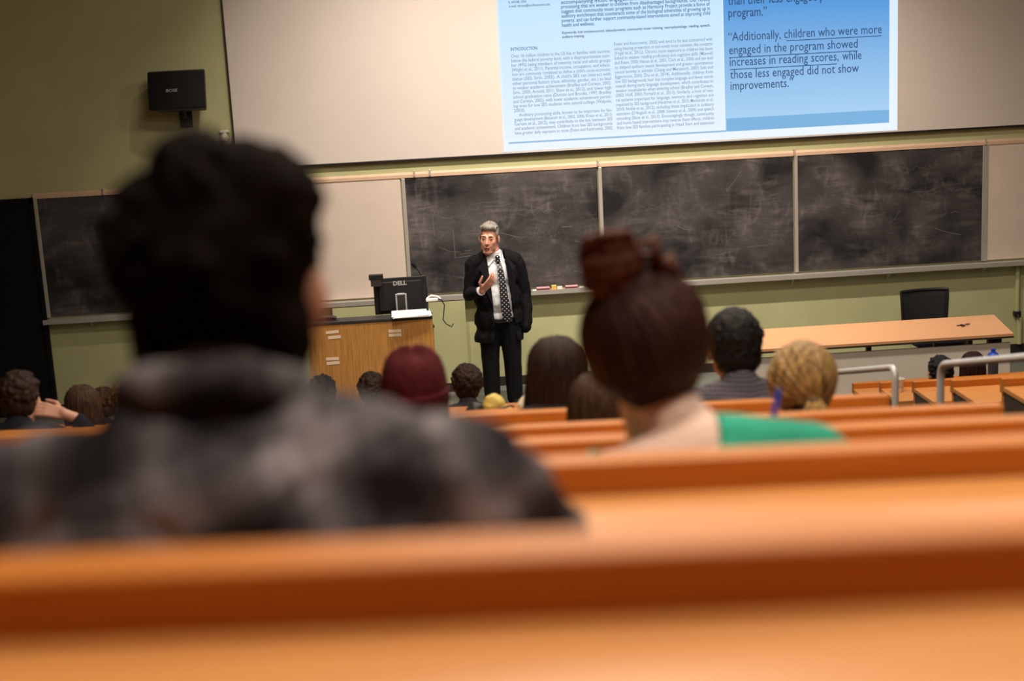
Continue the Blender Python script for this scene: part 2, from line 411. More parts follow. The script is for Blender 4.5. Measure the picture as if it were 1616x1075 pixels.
# ------------------------------------------------------------------ lamps in the ceiling
for i, (x, y, W, cone, ax, ay, az) in enumerate(SPOTS):
    t = thing('ceiling_downlight', ['round recessed ceiling downlight over the lectern', 'round recessed ceiling downlight over the standing lecturer', 'round recessed ceiling downlight over the middle chalkboard', 'round recessed ceiling downlight over the front table'][i], 'ceiling light', (x, y, CEIL), 0, 'recessed downlights in the ceiling')
    g = G(); n = 24
    g.lathe([(0.15, -0.012), (0.15, 0.0), (0.115, 0.0), (0.115, -0.012)], n=n)
    obj('trim_ring', g, 'white', t)
    obj('diffuser', G().lathe([(0.112, -0.008), (0.112, -0.002)], n=n), 'lampglass', t)
    ld = bpy.data.lights.new('downlight', 'SPOT'); ld.energy = W; ld.spot_size = math.radians(cone); ld.spot_blend = 1.0
    ld.shadow_soft_size = 0.10; ld.color = (1.0, 0.90, 0.79)
    lo = bpy.data.objects.new('downlight_bulb', ld); COL.objects.link(lo); lo.parent = t; lo.location = (0, 0, -0.03)
    d = Vector((ax-x, ay-y, az-CEIL+0.03)); lo.rotation_euler = d.to_track_quat('-Z', 'Y').to_euler()

for i, (x, y, W) in enumerate(PANELS):
    t = thing('ceiling_panel_light', 'flat white ceiling light panel over ' + ['the rearmost rows', 'the plaid shirted man', 'the middle rows', 'the frontmost centre rows', 'the right seating block'][i], 'ceiling light', (x, y, CEIL), 0, 'flat light panels in the ceiling')
    obj('panel_frame', G().box(-0.65, 0.65, -0.34, -0.30, -0.03, 0).box(-0.65, 0.65, 0.30, 0.34, -0.03, 0).box(-0.65, -0.61, -0.3, 0.3, -0.03, 0).box(0.61, 0.65, -0.3, 0.3, -0.03, 0), 'white', t)
    obj('diffuser', G().box(-0.61, 0.61, -0.30, 0.30, -0.012, 0), 'lampglass', t)
    ld = bpy.data.lights.new('panel', 'AREA'); ld.shape = 'RECTANGLE'; ld.size = 1.2; ld.size_y = 0.58; ld.energy = W; ld.color = (1.0, 0.87, 0.72)
    lo = bpy.data.objects.new('panel_tube', ld); COL.objects.link(lo); lo.parent = t; lo.location = (0, 0, -0.02)
# ------------------------------------------------------------------ front wall fittings
BT, BB = 2.185, 0.985            # top and bottom of boards
EDG = [-3.94, -2.30, -0.324, 1.646, 3.635, 5.60, 7.58]
names = [('chalkboard', 'narrow dark chalkboard beside the black door, far left of the wall'), ('pin_board', 'beige pin board panel between the lectern monitor and the left chalkboard'),
         ('chalkboard', 'chalk smeared chalkboard directly behind the lecturer'), ('chalkboard', 'chalk smeared chalkboard in the middle, under the slide'),
         ('chalkboard', 'chalk smeared chalkboard above the mesh chair, right of the others'), ('pin_board', 'beige pin board panel at the far right end of the boards')]
for i in range(6):
    x0, x1 = EDG[i], EDG[i+1]
    kind, lab = names[i]
    t = thing(kind, lab, 'chalkboard' if kind == 'chalkboard' else 'pin board', ((x0+x1)/2, WY, BB), 0, 'chalkboards on the front wall' if kind == 'chalkboard' else 'pin boards on the front wall')
    hw = (x1-x0)/2
    p = obj('writing_surface' if kind == 'chalkboard' else 'pin_surface', G().box(-hw+0.012, hw-0.012, -0.022, -0.002, 0.02, BT-BB), 'chalkboard' if kind == 'chalkboard' else 'whiteboard', t)
    obj('frame_strip', G().box(-hw, -hw+0.035, -0.034, -0.002, 0.012, BT-BB, 0.003), 'alu', t)
    if i in (0, 4, 5): obj('frame_strip', G().box(hw-0.022, hw-0.001, -0.034, -0.002, 0.012, BT-BB, 0.003), 'alu', t)
    if i in (2, 3, 4):
        g = G(); rnd = random.Random(i*5+1)
        def stroke(pts, r=0.004): g.tube([(a, -0.0235, b) for a, b in pts], [r]*len(pts), 5, True, 1.0)
        if i == 2:
            stroke([(-0.50, 0.66), (-0.495, 0.37), (-0.34, 0.385)])
            stroke([(0.72, 0.47), (0.90, 0.42)]); stroke([(0.60, 0.62), (0.70, 0.62)]); stroke([(0.70, 0.17), (0.98, 0.09)])
            stroke([(-0.67, 0.86), (-0.70, 0.78), (-0.69, 0.6)])
        for q in range(10):
            cx = rnd.uniform(-hw+0.25, hw-0.25); cz = rnd.uniform(0.25, 0.9); L = rnd.uniform(0.05, 0.30)
            a = rnd.choice([0.05, 0.04, 0.9, -0.3]); b = rnd.uniform(-0.02, 0.02)
            stroke([(cx, cz), (cx+L/2*math.cos(a), cz+L/2*math.sin(a)+b), (cx+L*math.cos(a), cz+L*math.sin(a))], rnd.uniform(0.0012, 0.003))
        for q in range(2):      # rubbed-out cursive words
            cx = rnd.uniform(-0.7, 0.3); cz = rnd.uniform(0.35, 1.0); pts = []
            for k in range(26): pts.append((cx+k*0.02, cz+0.03*math.sin(k*1.1+q)*rnd.uniform(0.4, 1.0)+0.004*k*0.3))
            stroke(pts, 0.0013)
        g.v = [(a, -0.0222+(b+0.0235)*0.12, c) for a, b, c in g.v]
        obj('chalk_marks', g, mat('faded chalk', (0.13, 0.12, 0.115), 0.9, 0.1), t, kind='stuff')
# rail above boards
t = thing('display_rail', 'salmon coloured display rail running along the top of the boards', 'rail', (0, WY, BT))
obj('rail_strip', G().prism([(-0.030, 0.003), (-0.002, 0.003), (-0.002, 0.055), (-0.014, 0.055), (-0.030, 0.035)], 'x', EDG[0], EDG[6]), 'rail', t)
for hx in (-3.25, -0.19, -0.035, 1.646, 3.635, 5.6):
    obj('map_hook', G().box(hx-0.008, hx+0.008, -0.045, -0.005, 0.01, 0.075, 0.003).tube([(hx, -0.045, 0.015), (hx, -0.06, 0.01), (hx, -0.066, 0.025)], 0.005, 6), 'alu', t)
# chalk tray
TZ = BB
t = thing('chalk_tray', 'aluminium chalk tray running under all the boards', 'chalk tray', (0, WY, TZ))
obj('shelf', G().prism([(-0.002, 0.0), (-0.115, -0.012), (-0.125, 0.006), (-0.132, 0.004), (-0.130, -0.040), (-0.118, -0.044), (-0.002, -0.028)], 'x', EDG[0]-0.02, EDG[6]), 'alu', t)
for bx in [-3.5, -2.3, 0.9, 1.65, 2.6, 3.6, 4.6, 5.6, 7.0]:
    obj('tray_bracket', G().prism([(-0.002, -0.03), (-0.10, -0.045), (-0.002, -0.12)], 'x', bx-0.012, bx+0.012), 'wall', t)
# pieces in the tray
def tray_item(name, lab, cat, x, L, h, m, top=None, dy=-0.085, grp=None):
    z0 = TZ-0.009
    o = obj(name, G().box(-L/2, L/2, -0.02, 0.02, 0, h, 0.004), m, None, lab, cat, grp, None, (x, WY+dy, z0+0.001))
    if top: obj('wooden_back' if name == 'board_eraser' else 'lid', G().box(-L/2, L/2, -0.021, 0.021, h, h+0.014, 0.004), top, o)
    return o
tray_item('chalk_stub', 'short white chalk stub on the tray against the lecturer\'s jacket', 'chalk', 0.885, 0.045, 0.022, 'chalkw', None, -0.06, 'chalk stubs on the tray')
tray_item('chalk_stub', 'second short white chalk stub on the tray, lower than the first', 'chalk', 0.945, 0.04, 0.02, 'chalkw', None, -0.105, 'chalk stubs on the tray')
tray_item('board_eraser', 'dark red board eraser nearest the lecturer on the chalk tray', 'eraser', 1.035, 0.135, 0.022, 'felt', 'pink', -0.07, 'board erasers on the tray')
tray_item('chalk_box', 'small orange chalk box between two erasers', 'chalk box', 1.145, 0.05, 0.036, 'orange', 'yellow', -0.085)
tray_item('chalk_carton', 'small pale chalk carton beside the orange box', 'chalk box', 1.205, 0.055, 0.030, 'cream', None, -0.06)
tray_item('board_eraser', 'pink backed board eraser right of the orange box', 'eraser', 1.325, 0.125, 0.022, 'felt', 'pink', -0.07, 'board erasers on the tray')
tray_item('chalk_stub', 'white chalk stub beside the large cream chalk box', 'chalk', 1.425, 0.05, 0.02, 'chalkw', None, -0.09, 'chalk stubs on the tray')
tray_item('chalk_carton', 'large cream chalk carton on the tray beside the hair bun', 'chalk box', 1.56, 0.17, 0.06, 'cream', 'rail', -0.07)

# green boxed-in duct below the tray
t = thing('duct_casing', 'pale green boxed-in duct against the wall behind the lectern', 'wall casing', (-0.43, WY, 0))
obj('casing_front', G().box(-0.67, 0.665, -0.125, -0.002, 0.012, 0.935, 0.004), 'wall', t)
obj('skirting', G().box(-0.672, 0.667, -0.14, -0.126, 0.0, 0.09, 0.002), 'brownpaint', t)
# conduit right
t = thing('wall_conduit', 'green painted vertical conduit low on the wall beside the table', 'pipe', (5.965, WY, 0))
obj('pipe', G().tube([(0, -0.03, 0.45), (0, -0.03, 0.93)], 0.024, 10), 'wall', t)
obj('valve', G().box(-0.035, 0.035, -0.06, -0.005, 0.40, 0.45, 0.006).tube([(0, -0.06, 0.42), (0, -0.075, 0.38)], 0.01, 8), 'black', t)
obj('lower_pipe', G().tube([(0.03, -0.03, 0.10), (0.03, -0.03, 0.38)], 0.028, 10), 'wall', t)

# black door at the left
t = thing('door_1', 'black double door at the left end of the front wall', None, (-4.72, WY, 0), kind='structure')
obj('door_frame', G().box(-0.80, -0.74, -0.05, -0.001, 0, 2.2).box(0.74, 0.78, -0.05, -0.001, 0, 2.2).box(-0.80, 0.78, -0.05, -0.001, 2.14, 2.2), 'door', t)
for s in (-1, 1):
    l = obj('door_leaf', G().box(min(s*0.005, s*0.735), max(s*0.005, s*0.735), -0.035, -0.001, 0.01, 2.135, 0.003), 'door', t)
    obj('handle', G().tube([(s*0.08, -0.035, 0.95), (s*0.08, -0.08, 0.95), (s*0.08, -0.08, 1.25), (s*0.08, -0.035, 1.25)], 0.012, 8), 'blackcase', l)

# projection screen with slide
SX0, SX1, SZ0, SZ1 = -1.93, 7.2, 2.355, 5.75
t = thing('projection_screen', 'wide pale projection screen hung above the boards', 'projection screen', ((SX0+SX1)/2, WY-0.05, SZ0))
cx = (SX0+SX1)/2
def R(x0, x1, y0, y1, z0, z1, b=0.0): return G().box(x0-cx, x1-cx, y0, y1, z0-SZ0, z1-SZ0, b)
obj('fabric', R(SX0+0.004, SX1-0.004, 0.0, 0.012, SZ0+0.02, SZ1), 'screen', t)
obj('hem_bar', R(SX0, SX1, -0.004, 0.022, SZ0, SZ0+0.02, 0.003), 'black', t)
obj('edge_tape', R(SX0, SX0+0.008, -0.002, 0.014, SZ0+0.02, SZ1), 'darktrim', t)
obj('standoff', R(SX0+0.2, SX1-0.2, 0.0125, 0.0495, SZ1-0.2, SZ1-0.02), 'darktrim', t)
obj('scuff_mark', G().ell((-1.52-cx, -0.001, 2.541-SZ0), (0.035, 0.003, 0.018), (0, 0.5, 0)), 'rail', t)
# the projected slide: light on the screen
def glow(name, c0, c1=None, z0=0, z1=1, s=1.0):
    m = bpy.data.materials.new(name); m.use_nodes = True; nt = m.node_tree; N = nt.nodes; L = nt.links
    b = N['Principled BSDF']; b.inputs['Base Color'].default_value = (0.02, 0.02, 0.02, 1); b.inputs['Roughness'].default_value = 0.9; b.inputs['Specular IOR Level'].default_value = 0.0
    b.inputs['Emission Strength'].default_value = s
    if c1 is None: b.inputs['Emission Color'].default_value = (*c0, 1)
    else:
        tc = N.new('ShaderNodeTexCoord'); sp = N.new('ShaderNodeSeparateXYZ'); L.new(tc.outputs['Object'], sp.inputs[0])
        mr = N.new('ShaderNodeMapRange'); mr.inputs['From Min'].default_value = z0; mr.inputs['From Max'].default_value = z1; L.new(sp.outputs['Z'], mr.inputs['Value'])
        cr = N.new('ShaderNodeValToRGB'); cr.color_ramp.elements[0].color = (*c0, 1); cr.color_ramp.elements[1].color = (*c1, 1)
        L.new(mr.outputs[0], cr.inputs[0]); L.new(cr.outputs[0], b.inputs['Emission Color'])
    return m
def srgb(r, g, b): return tuple(((c/255+0.055)/1.055)**2.4 if c > 10 else c/255/12.92 for c in (r, g, b))
SB = 2.39
slide = obj('projected_slide', R(0.712, 4.685, -0.0015, -0.0005, SB, 5.37), glow('slide white', srgb(236, 246, 255), srgb(190, 226, 250), 0.03, 3.0), t, label='bright projected slide with article page and blue quotation panel')
def sl(name, x0, x1, z0, z1, y, m): return obj(name, R(x0, x1, y-0.0004, y, z0, z1), m, slide)
sl('article_page', 0.712+0.02, 2.93, 2.515, 5.2, -0.0018, glow('page white', srgb(232, 244, 255), srgb(176, 222, 252), 0.1, 2.0))
sl('page_rule', 0.764, 2.948, 2.468, 2.485, -0.0018, glow('rule blue', srgb(150, 190, 222)))
sl('quote_panel', 2.94, 4.60, 2.47, 5.2, -0.0018, glow('panel blue', srgb(166, 208, 242), srgb(0, 132, 214), 0.25, 1.65))
sl('panel_footer', 2.95, 4.60, 2.47, 2.60, -0.0024, glow('footer blue', srgb(122, 178, 224)))
INK = glow('slide dark ink', srgb(44, 70, 112)); INKG = glow('slide grey ink', srgb(112, 138, 172)); INKB = glow('slide blue ink', srgb(40, 92, 150)); INKQ = glow('quote ink', srgb(38, 72, 118))
def put_text(name, lines, m, y):
    me = text_mesh(name, [(a, x0-cx, (x1-cx) if x1 else None, z-SZ0, s, b) for (a, x0, x1, z, s, b) in lines])
    o = obj(name, me, m, slide, loc=(0, y, 0)); return o
col1 = ["Over 16 million children in the US live in families with incomes", "below the federal poverty level, with a disproportionate num-", "ber (49%) being members of minority racial and ethnic groups",
 "(Wight et al., 2011). Parental income, occupation, and educa-", "tion are commonly combined to define a child's socio-economic", "status (SES; Sirin, 2005). A child's SES can interact with", "other personal factors (race, ethnicity, gender, etc.) to lead",
 "to weaker academic achievement (Bradley and Corwyn, 2002;", "Sirin, 2005; Arnold, 2011; Shaw et al., 2012), and lower high", "school graduation rates (Duncan and Brooks, 1997; Bradley", "and Corwyn, 2002), with lower academic achievement persist-",
 "ing even for low SES students who attend college (Walpole,", "2003).", "Auditory processing skills, known to be important for lan-", "guage development (Benasich et al., 2002, 2006; Kraus et al., 2013;", "Gervain et al., 2012), may contribute to the link between SES", "and academic achievement. Children from low SES backgrounds", "have greater daily exposure to noise (Evans and Kantrowitz, 2002;"]
L1 = []
for i, s in enumerate(col1):
    z = 3.305-(3.305-2.556)*i/17
    short = i == 12; ind = 0.05 if i == 13 else 0
    L1.append((s, 0.831+ind, None if short else 1.806, z, 0.046, 0.004))
put_text('article_column', L1, INKG, -0.0024)
col2 = ["Evans and Kantrowitz, 2002) and tend to be less concerned with", "using hearing protection in extremely noisy contexts like concerts", "(Vogel et al., 2012). Chronic noise exposure in children has been", "linked to weaker reading proficiency and cognitive skills (Maxwell",
 "and Evans, 2000; Haines et al., 2001; Clark et al., 2006) and can lead", "to delayed auditory neural development and greater spontaneous", "neural activity in animals (Chang and Merzenich, 2003; Seki and", "Eggermont, 2003; Zhu et al., 2014). Additionally, children from",
 "low SES backgrounds hear less complex language and fewer words", "overall during early language development, which contributes to", "weaker vocabularies when entering school (Bradley and Corwyn,", "2002; Hoff, 2003; Fernald et al., 2013). Similarly, a host of neu-", "ral systems important for language, memory, and cognition are",
 "impacted by SES background (Hackman et al., 2010; Mackenzie et al.,", "2010; Noble et al., 2012), including those implicated in auditory", "attention (D'Angiulli et al., 2008; Stevens et al., 2009) and speech", "encoding (Skoe et al., 2013). Encouragingly though, community", "and home based interventions may reverse these effects; children", "from low SES families participating in Head Start and attention"]
put_text('article_column', [(s, 1.85, 2.825, 3.370-(3.370-2.553)*i/18, 0.046, 0.004) for i, s in enumerate(col2)], INKG, -0.0024)
ab = ["accompanying music engagement can remediate deficits in neural", "processing that are weaker in children from disadvantaged backgrounds. Our results", "suggest that community music programs such as Harmony Project provide a form of", "auditory enrichment that counteracts some of the biological adversities of growing up in",
      "poverty, and can further support community-based interventions aimed at improving child", "health and wellness."]
put_text('abstract_text', [(s, 1.343, 2.808 if i < 5 else 1.665, 3.795-0.0438*i, 0.050, 0.012) for i, s in enumerate(ab)], INKB, -0.0024)
put_text('keywords_text', [("Keywords: low socioeconomic status/poverty, community music training, neurophysiology, reading, speech,", 1.342, 2.808, 3.508, 0.034, 0.02), ("auditory training", 1.342, 1.556, 3.469, 0.034, 0.02)], INK, -0.0024)
put_text('article_heading', [("INTRODUCTION", 0.83, 1.09, 3.372, 0.045, 0.012)], INKB, -0.0024)
put_text('contact_text', [("IL 60208, USA", 0.832, 1.007, 3.825, 0.034, 0.008), ("e-mail: nkraus@northwestern.edu", 0.832, 1.235, 3.787, 0.034, 0.008)], INK, -0.0024)
QS = 0.125
for q, b in ((("than their less-engaged peers in the", 2.988, 4.36, 3.703), 0.008), (("program.\u201d", 2.99, 3.375, 3.585), 0.008), (("\u201cAdditionally, children who were more", 2.985, 4.522, 3.355), 0.002), (("engaged in the program showed", 2.989, 4.28, 3.227), 0.002),
             (("increases in reading scores,", 2.993, 4.088, 3.111), 0.002), (("while", 4.125, 4.318, 3.113), 0.002), (("those less engaged did not show", 2.997, 4.292, 2.988), 0.002), (("improvements.\u201d", 2.997, 3.626, 2.878), 0.002)):
    put_text('quote_line', [(*q, QS, b)], INKQ, -0.0030)['kind'] = 'stuff'
for x0, x1, z in ((3.565, 4.522, 3.333), (2.989, 4.28, 3.198), (2.993, 4.07, 3.082)): sl('underline', x0, x1, z-0.008, z, -0.0028, INKQ)

# wall speaker
t = thing('wall_speaker', 'black loudspeaker mounted on the green wall left of the screen', 'loudspeaker', (-2.38, WY, 3.16))
sp_rot = Euler((math.radians(-9), 0, math.radians(-8))).to_matrix().to_4x4()
MS = Matrix.Translation((0, -0.22, 0)) @ sp_rot
g = G(); g.prism([(-0.285, -0.10), (0.285, -0.10), (0.22, 0.12), (-0.22, 0.12)], 'z', -0.185, 0.185)
g.v = [tuple(MS @ Vector(p)) for p in g.v]
bmx = g.mesh('case', False); cas = obj('case', bmx, 'blackcase', t)
bv = cas.modifiers.new('b', 'BEVEL'); bv.width = 0.018; bv.segments = 3
# gently bowed grille
V = []; F = []; nx = 16
for i in range(nx+1):
    x = -0.275+0.55*i/nx; y = -0.105-0.045*(1-(x/0.29)**2)
    V += [(x, y, -0.175), (x, y, 0.165), (x, -0.10, -0.175), (x, -0.10, 0.165)]
for i in range(nx):
    a = 4*i; F += [[a, a+4, a+5, a+1], [a+2, a+3, a+7, a+6], [a+1, a+5, a+7, a+3], [a, a+2, a+6, a+4]]
F += [[0, 1, 3, 2], [4*nx, 4*nx+2, 4*nx+3, 4*nx+1]]
g = G().add([tuple(MS @ Vector(p)) for p in V], F); gr = obj('grille', g, 'blackgrille', t)
me = text_mesh('badge', [("BOSE", -0.055, 0.055, -0.03, 0.04, 0.02)])
bd = obj('badge', me, 'chrome', gr); bd.matrix_local = MS @ Matrix.Translation((-0.03, -0.1525, 0.005)) @ Matrix.Shear('XZ', 3, (0.25, 0)).to_4x4() if False else MS @ Matrix.Translation((-0.03, -0.1525, 0.005))
obj('wall_bracket', G().tube([(0, -0.17, -0.16), (0, -0.17, -0.235), (0, -0.02, -0.26)], 0.03, 8).box(-0.06, 0.06, -0.022, -0.001, -0.36, -0.18, 0.004), 'black', t)
# sensor under it
t = thing('wall_sensor', 'small cream motion sensor on the wall at the screen edge', 'sensor', (-2.02, WY, 2.67))
obj('mount_plate', G().box(-0.045, 0.045, -0.03, -0.001, 0.06, 0.085, 0.004), 'sensor', t)
obj('sensor_head', smooth_edges(G().ell((0, -0.055, 0.01), (0.042, 0.05, 0.05)).mesh('s')), 'sensor', t)
obj('sensor_neck', G().tube([(0, -0.03, -0.03), (0, -0.03, -0.075)], [0.028, 0.018], 10), 'sensor', t); obj('sensor_arm', G().tube([(0, -0.02, 0.03), (0, -0.02, 0.065)], 0.015, 8), 'sensor', t)

# ------------------------------------------------------------------ lectern with its things
t = thing('lectern', 'oak veneer lectern desk with strips of cream tape on its front', 'lectern', (-0.62, 12.6, 0))
obj('front_panel', G().box(-0.60, 0.53, 0.0, 0.03, 0.0, 1.055, 0.003), 'lectern', t)
obj('ledge', G().box(-0.60, 0.53, -0.005, 0.19, 1.056, 1.083, 0.004), 'darktrim', t)
for s in (-0.60, 0.50): obj('side_panel', G().box(s, s+0.03, 0.031, 0.70, 0.0, 0.80 if s > 9 else 0.84, 0.003), 'lectern', t)
obj('back_riser', G().box(-0.569, 0.499, 0.16, 0.185, 0.84, 1.055), 'lectern', t)
obj('worktop', G().box(-0.60, 0.53, 0.19, 0.74, 0.841, 0.868, 0.004), 'darktrim', t)
for (x, z, a) in ((-0.375, 0.99, 0.06), (-0.36, 0.942, 0.03), (-0.393, 0.745, -0.02), (-0.39, 0.706, 0.03), (0.185, 0.965, 0.0), (0.185, 0.928, 0.0), ):
    obj('tape_strip', G().box(-0.058, 0.058, -0.002, -0.0002, -0.0135, 0.0135, 0, Matrix.Translation((x, 0, z)) @ Matrix.Rotation(-a, 4, 'Y')), 'tape', t)
# papers on ledge
t = thing('paper_stack', 'stack of white printed papers lying on the lectern ledge', 'papers', (-0.28, 12.665, 1.083), math.radians(3))
for i, (dx, dy, a) in enumerate(((0, 0, 0), (0.008, -0.004, 0.04), (-0.006, 0.004, -0.03))):
    M = Matrix.Translation((dx, dy, 0.003+i*0.006)) @ Matrix.Rotation(a, 4, 'Z') @ Matrix.Rotation(math.radians(5), 4, 'X')
    p = obj('sheet', G().box(-0.17, 0.17, -0.105, 0.105, 0.008, 0.012, 0, M), 'paper', t)
    if i == 2:
        g = G()
        for q in range(7): g.box(-0.13, random.uniform(0.02, 0.13), -0.07+q*0.022, -0.064+q*0.022, 0.0122, 0.0126, 0, M)
        obj('print_lines', g, 'ink', p, kind='stuff')
# black phone on the ledge
t = thing('desk_phone', 'low black phone unit lying on the left of the lectern ledge', 'phone', (-1.06, 12.69, 1.0835))
obj('handset', smooth_edges(G().prism([(-0.11, 0.0), (0.11, 0.0), (0.10, 0.026), (0.06, 0.036), (-0.06, 0.036), (-0.10, 0.022)], 'y', -0.045, 0.05).mesh('h')), 'black', t)
obj('phone_base', G().box(-0.12, 0.12, -0.05, 0.055, -0.0, 0.006, 0.002), 'darktrim', t)

# monitor: standing on the worktop behind, rises above the ledge
t = thing('computer_monitor', 'black computer monitor seen from behind on the lectern', 'monitor', (-0.37, 12.95, 0.869), math.radians(3))
Mt = Matrix.Translation((0, 0, 0.0)) @ Matrix.Rotation(math.radians(-4), 4, 'X')
g = G(); g.prism([(-0.245, 0.185), (0.245, 0.185), (0.245, 0.52), (-0.245, 0.52)], 'y', 0.03, 0.05)
g.prism([(-0.20, 0.215), (0.20, 0.215), (0.20, 0.485), (-0.20, 0.485)], 'y', 0.004, 0.031)
g.v = [tuple(Mt @ Vector(p)) for p in g.v]
hs = obj('housing', g, 'black', t); b = hs.modifiers.new('b', 'BEVEL'); b.width = 0.006; b.segments = 2
obj('display', G().box(-0.235, 0.235, 0.0502, 0.0512, 0.20, 0.51, 0, Mt), 'darktrim', t)
lg = text_mesh('maker_logo', [("DELL", -0.062, 0.062, 0, 0.055, 0.035)])
lo = obj('maker_logo', lg, 'chrome', hs); lo.matrix_local = Mt @ Matrix.Translation((0.0, 0.0035, 0.45))
obj('stand_column', G().box(-0.035, 0.035, -0.035, -0.008, 0.02, 0.365, 0.004), 'darktrim', t)
obj('column_trim', G().box(-0.052, -0.036, -0.037, 0.002, 0.02, 0.375, 0.003).box(0.036, 0.052, -0.037, 0.002, 0.02, 0.375, 0.003).box(-0.0355, 0.0355, -0.037, 0.002, 0.366, 0.38, 0.003), 'chrome', t)
obj('stand_foot', G().box(-0.13, 0.13, -0.10, 0.10, 0.0, 0.019, 0.005), 'black', t)
for cx_, sgn in ((-0.19, 1), (-0.10, -1), (0.10, 1), (0.20, 1)):
    obj('cable', G().tube([(cx_, 0.02, 0.195), (cx_+0.01*sgn, 0.015, 0.17), (cx_+0.04*sgn, 0.0, 0.12), (cx_+0.05*sgn, 0.03, 0.03)], 0.004, 6), 'black', t)
t = thing('webcam', 'small black box camera clipped on the left top corner of the monitor', 'camera', (-0.585, 12.93, 1.39))
obj('camera_body', G().box(-0.065, 0.065, -0.03, 0.03, 0.0, 0.048, 0.005), 'black', t)
obj('clip', G().box(-0.05, 0.05, -0.028, -0.018, -0.06, 0.002, 0.002), 'blackcase', t)
t = thing('gooseneck_microphone', 'thin black gooseneck microphone rising behind the monitor', 'microphone', (-0.13, 13.15, 0.869))
obj('mic_base', G().lathe([(0.05, 0), (0.05, 0.02), (0.02, 0.03)], n=16), 'black', t)
pth = [(0, 0, 0.02), (0.0, 0, 0.2), (0.0, 0, 0.37), (-0.025, 0, 0.46), (-0.065, 0, 0.54), (-0.095, 0, 0.585)]
obj('gooseneck', G().tube(pth, 0.006, 8), 'black', t)
obj('mic_head', smooth_edges(G().cap((-0.095, 0, 0.585), (-0.112, 0, 0.612), 0.016, 0.018).mesh('m')), 'blackgrille', t)
t = thing('adapter_cable', 'white video adapter with thin looping cable beside the monitor', 'cable', (-0.12, 12.72, 1.0835))
obj('adapter', G().box(-0.02, 0.09, -0.02, 0.02, 0.11, 0.14, 0.008), 'paper', t)
obj('plug_post', G().box(-0.02, 0.0, -0.01, 0.01, 0.0, 0.13, 0.003), 'black', t)
obj('cord', G().tube([(0.085, 0, 0.125), (0.12, 0, 0.12), (0.145, 0, 0.07), (0.135, -0.01, 0.0), (0.125, -0.02, -0.06), (0.15, -0.03, -0.10), (0.20, -0.03, -0.13), (0.215, -0.03, -0.10)], 0.005, 6), 'black', t)
obj('white_cord', G().tube([(-0.01, 0, 0.14), (0.03, 0, 0.165), (0.08, 0, 0.155), (0.115, 0, 0.13)], 0.008, 6), 'paper', t)

# ------------------------------------------------------------------ front table, chair, keys
TX0, TX1, TY0, TY1, TH = 2.55, 4.95, 11.86, 12.70, 0.75
t = thing('front_table', 'long beech topped table with white front panel before the mesh chair', 'table', ((TX0+TX1)/2, (TY0+TY1)/2, 0))
hx, hy = (TX1-TX0)/2, (TY1-TY0)/2
g = G(); g.prism([(-hx, -hy), (hx-0.0, -hy), (hx+0.16, hy), (-hx, hy)], 'z', TH-0.022, TH)
obj('table_top', g, 'tablewood', t)
g = G(); g.prism([(-hx+0.001, -hy-0.003), (hx+0.002, -hy-0.003), (hx+0.163, hy+0.002), (-hx+0.001, hy+0.002)], 'z', TH-0.038, TH-0.0221)
obj('edge_band', g, 'darktrim', t)
obj('front_panel', G().box(-hx, hx+0.0, -hy+0.06, -hy+0.08, 0.03, TH-0.09, 0.003), 'white', t)
for x in (-hx+0.05, -0.05, 0.55, 0.85, 1.03, hx-0.09):
    obj('bracket', G().box(x-0.02, x+0.02, -hy+0.081, -hy+0.13, TH-0.16, TH-0.0385, 0.003), 'steel', t)
for x in (-hx+0.12, hx-0.12):
    for y in (-hy+0.12, hy-0.1): obj('leg', G().box(x-0.025, x+0.025, y-0.025, y+0.025, 0.0, TH-0.0385, 0.003), 'steel', t)
k = thing('key_bunch', 'small bunch of keys lying on the beech table', 'keys', (4.687, 12.30, TH), 0.5)
obj('key_ring', G().tube([(0.03*math.cos(a), 0.03*math.sin(a), 0.006) for a in np.linspace(0, 2*PI, 18)], 0.003, 6, False), 'chrome', k)
for i, a in enumerate((0.2, 2.6, 3.5)):
    M = Matrix.Rotation(a, 4, 'Z'); obj('key', G().box(0.028, 0.075, -0.006, 0.006, 0.002, 0.008, 0, M).box(0.02, 0.045, -0.013, 0.013, 0.0085, 0.013, 0.002, M), 'black' if i < 2 else 'felt', k)

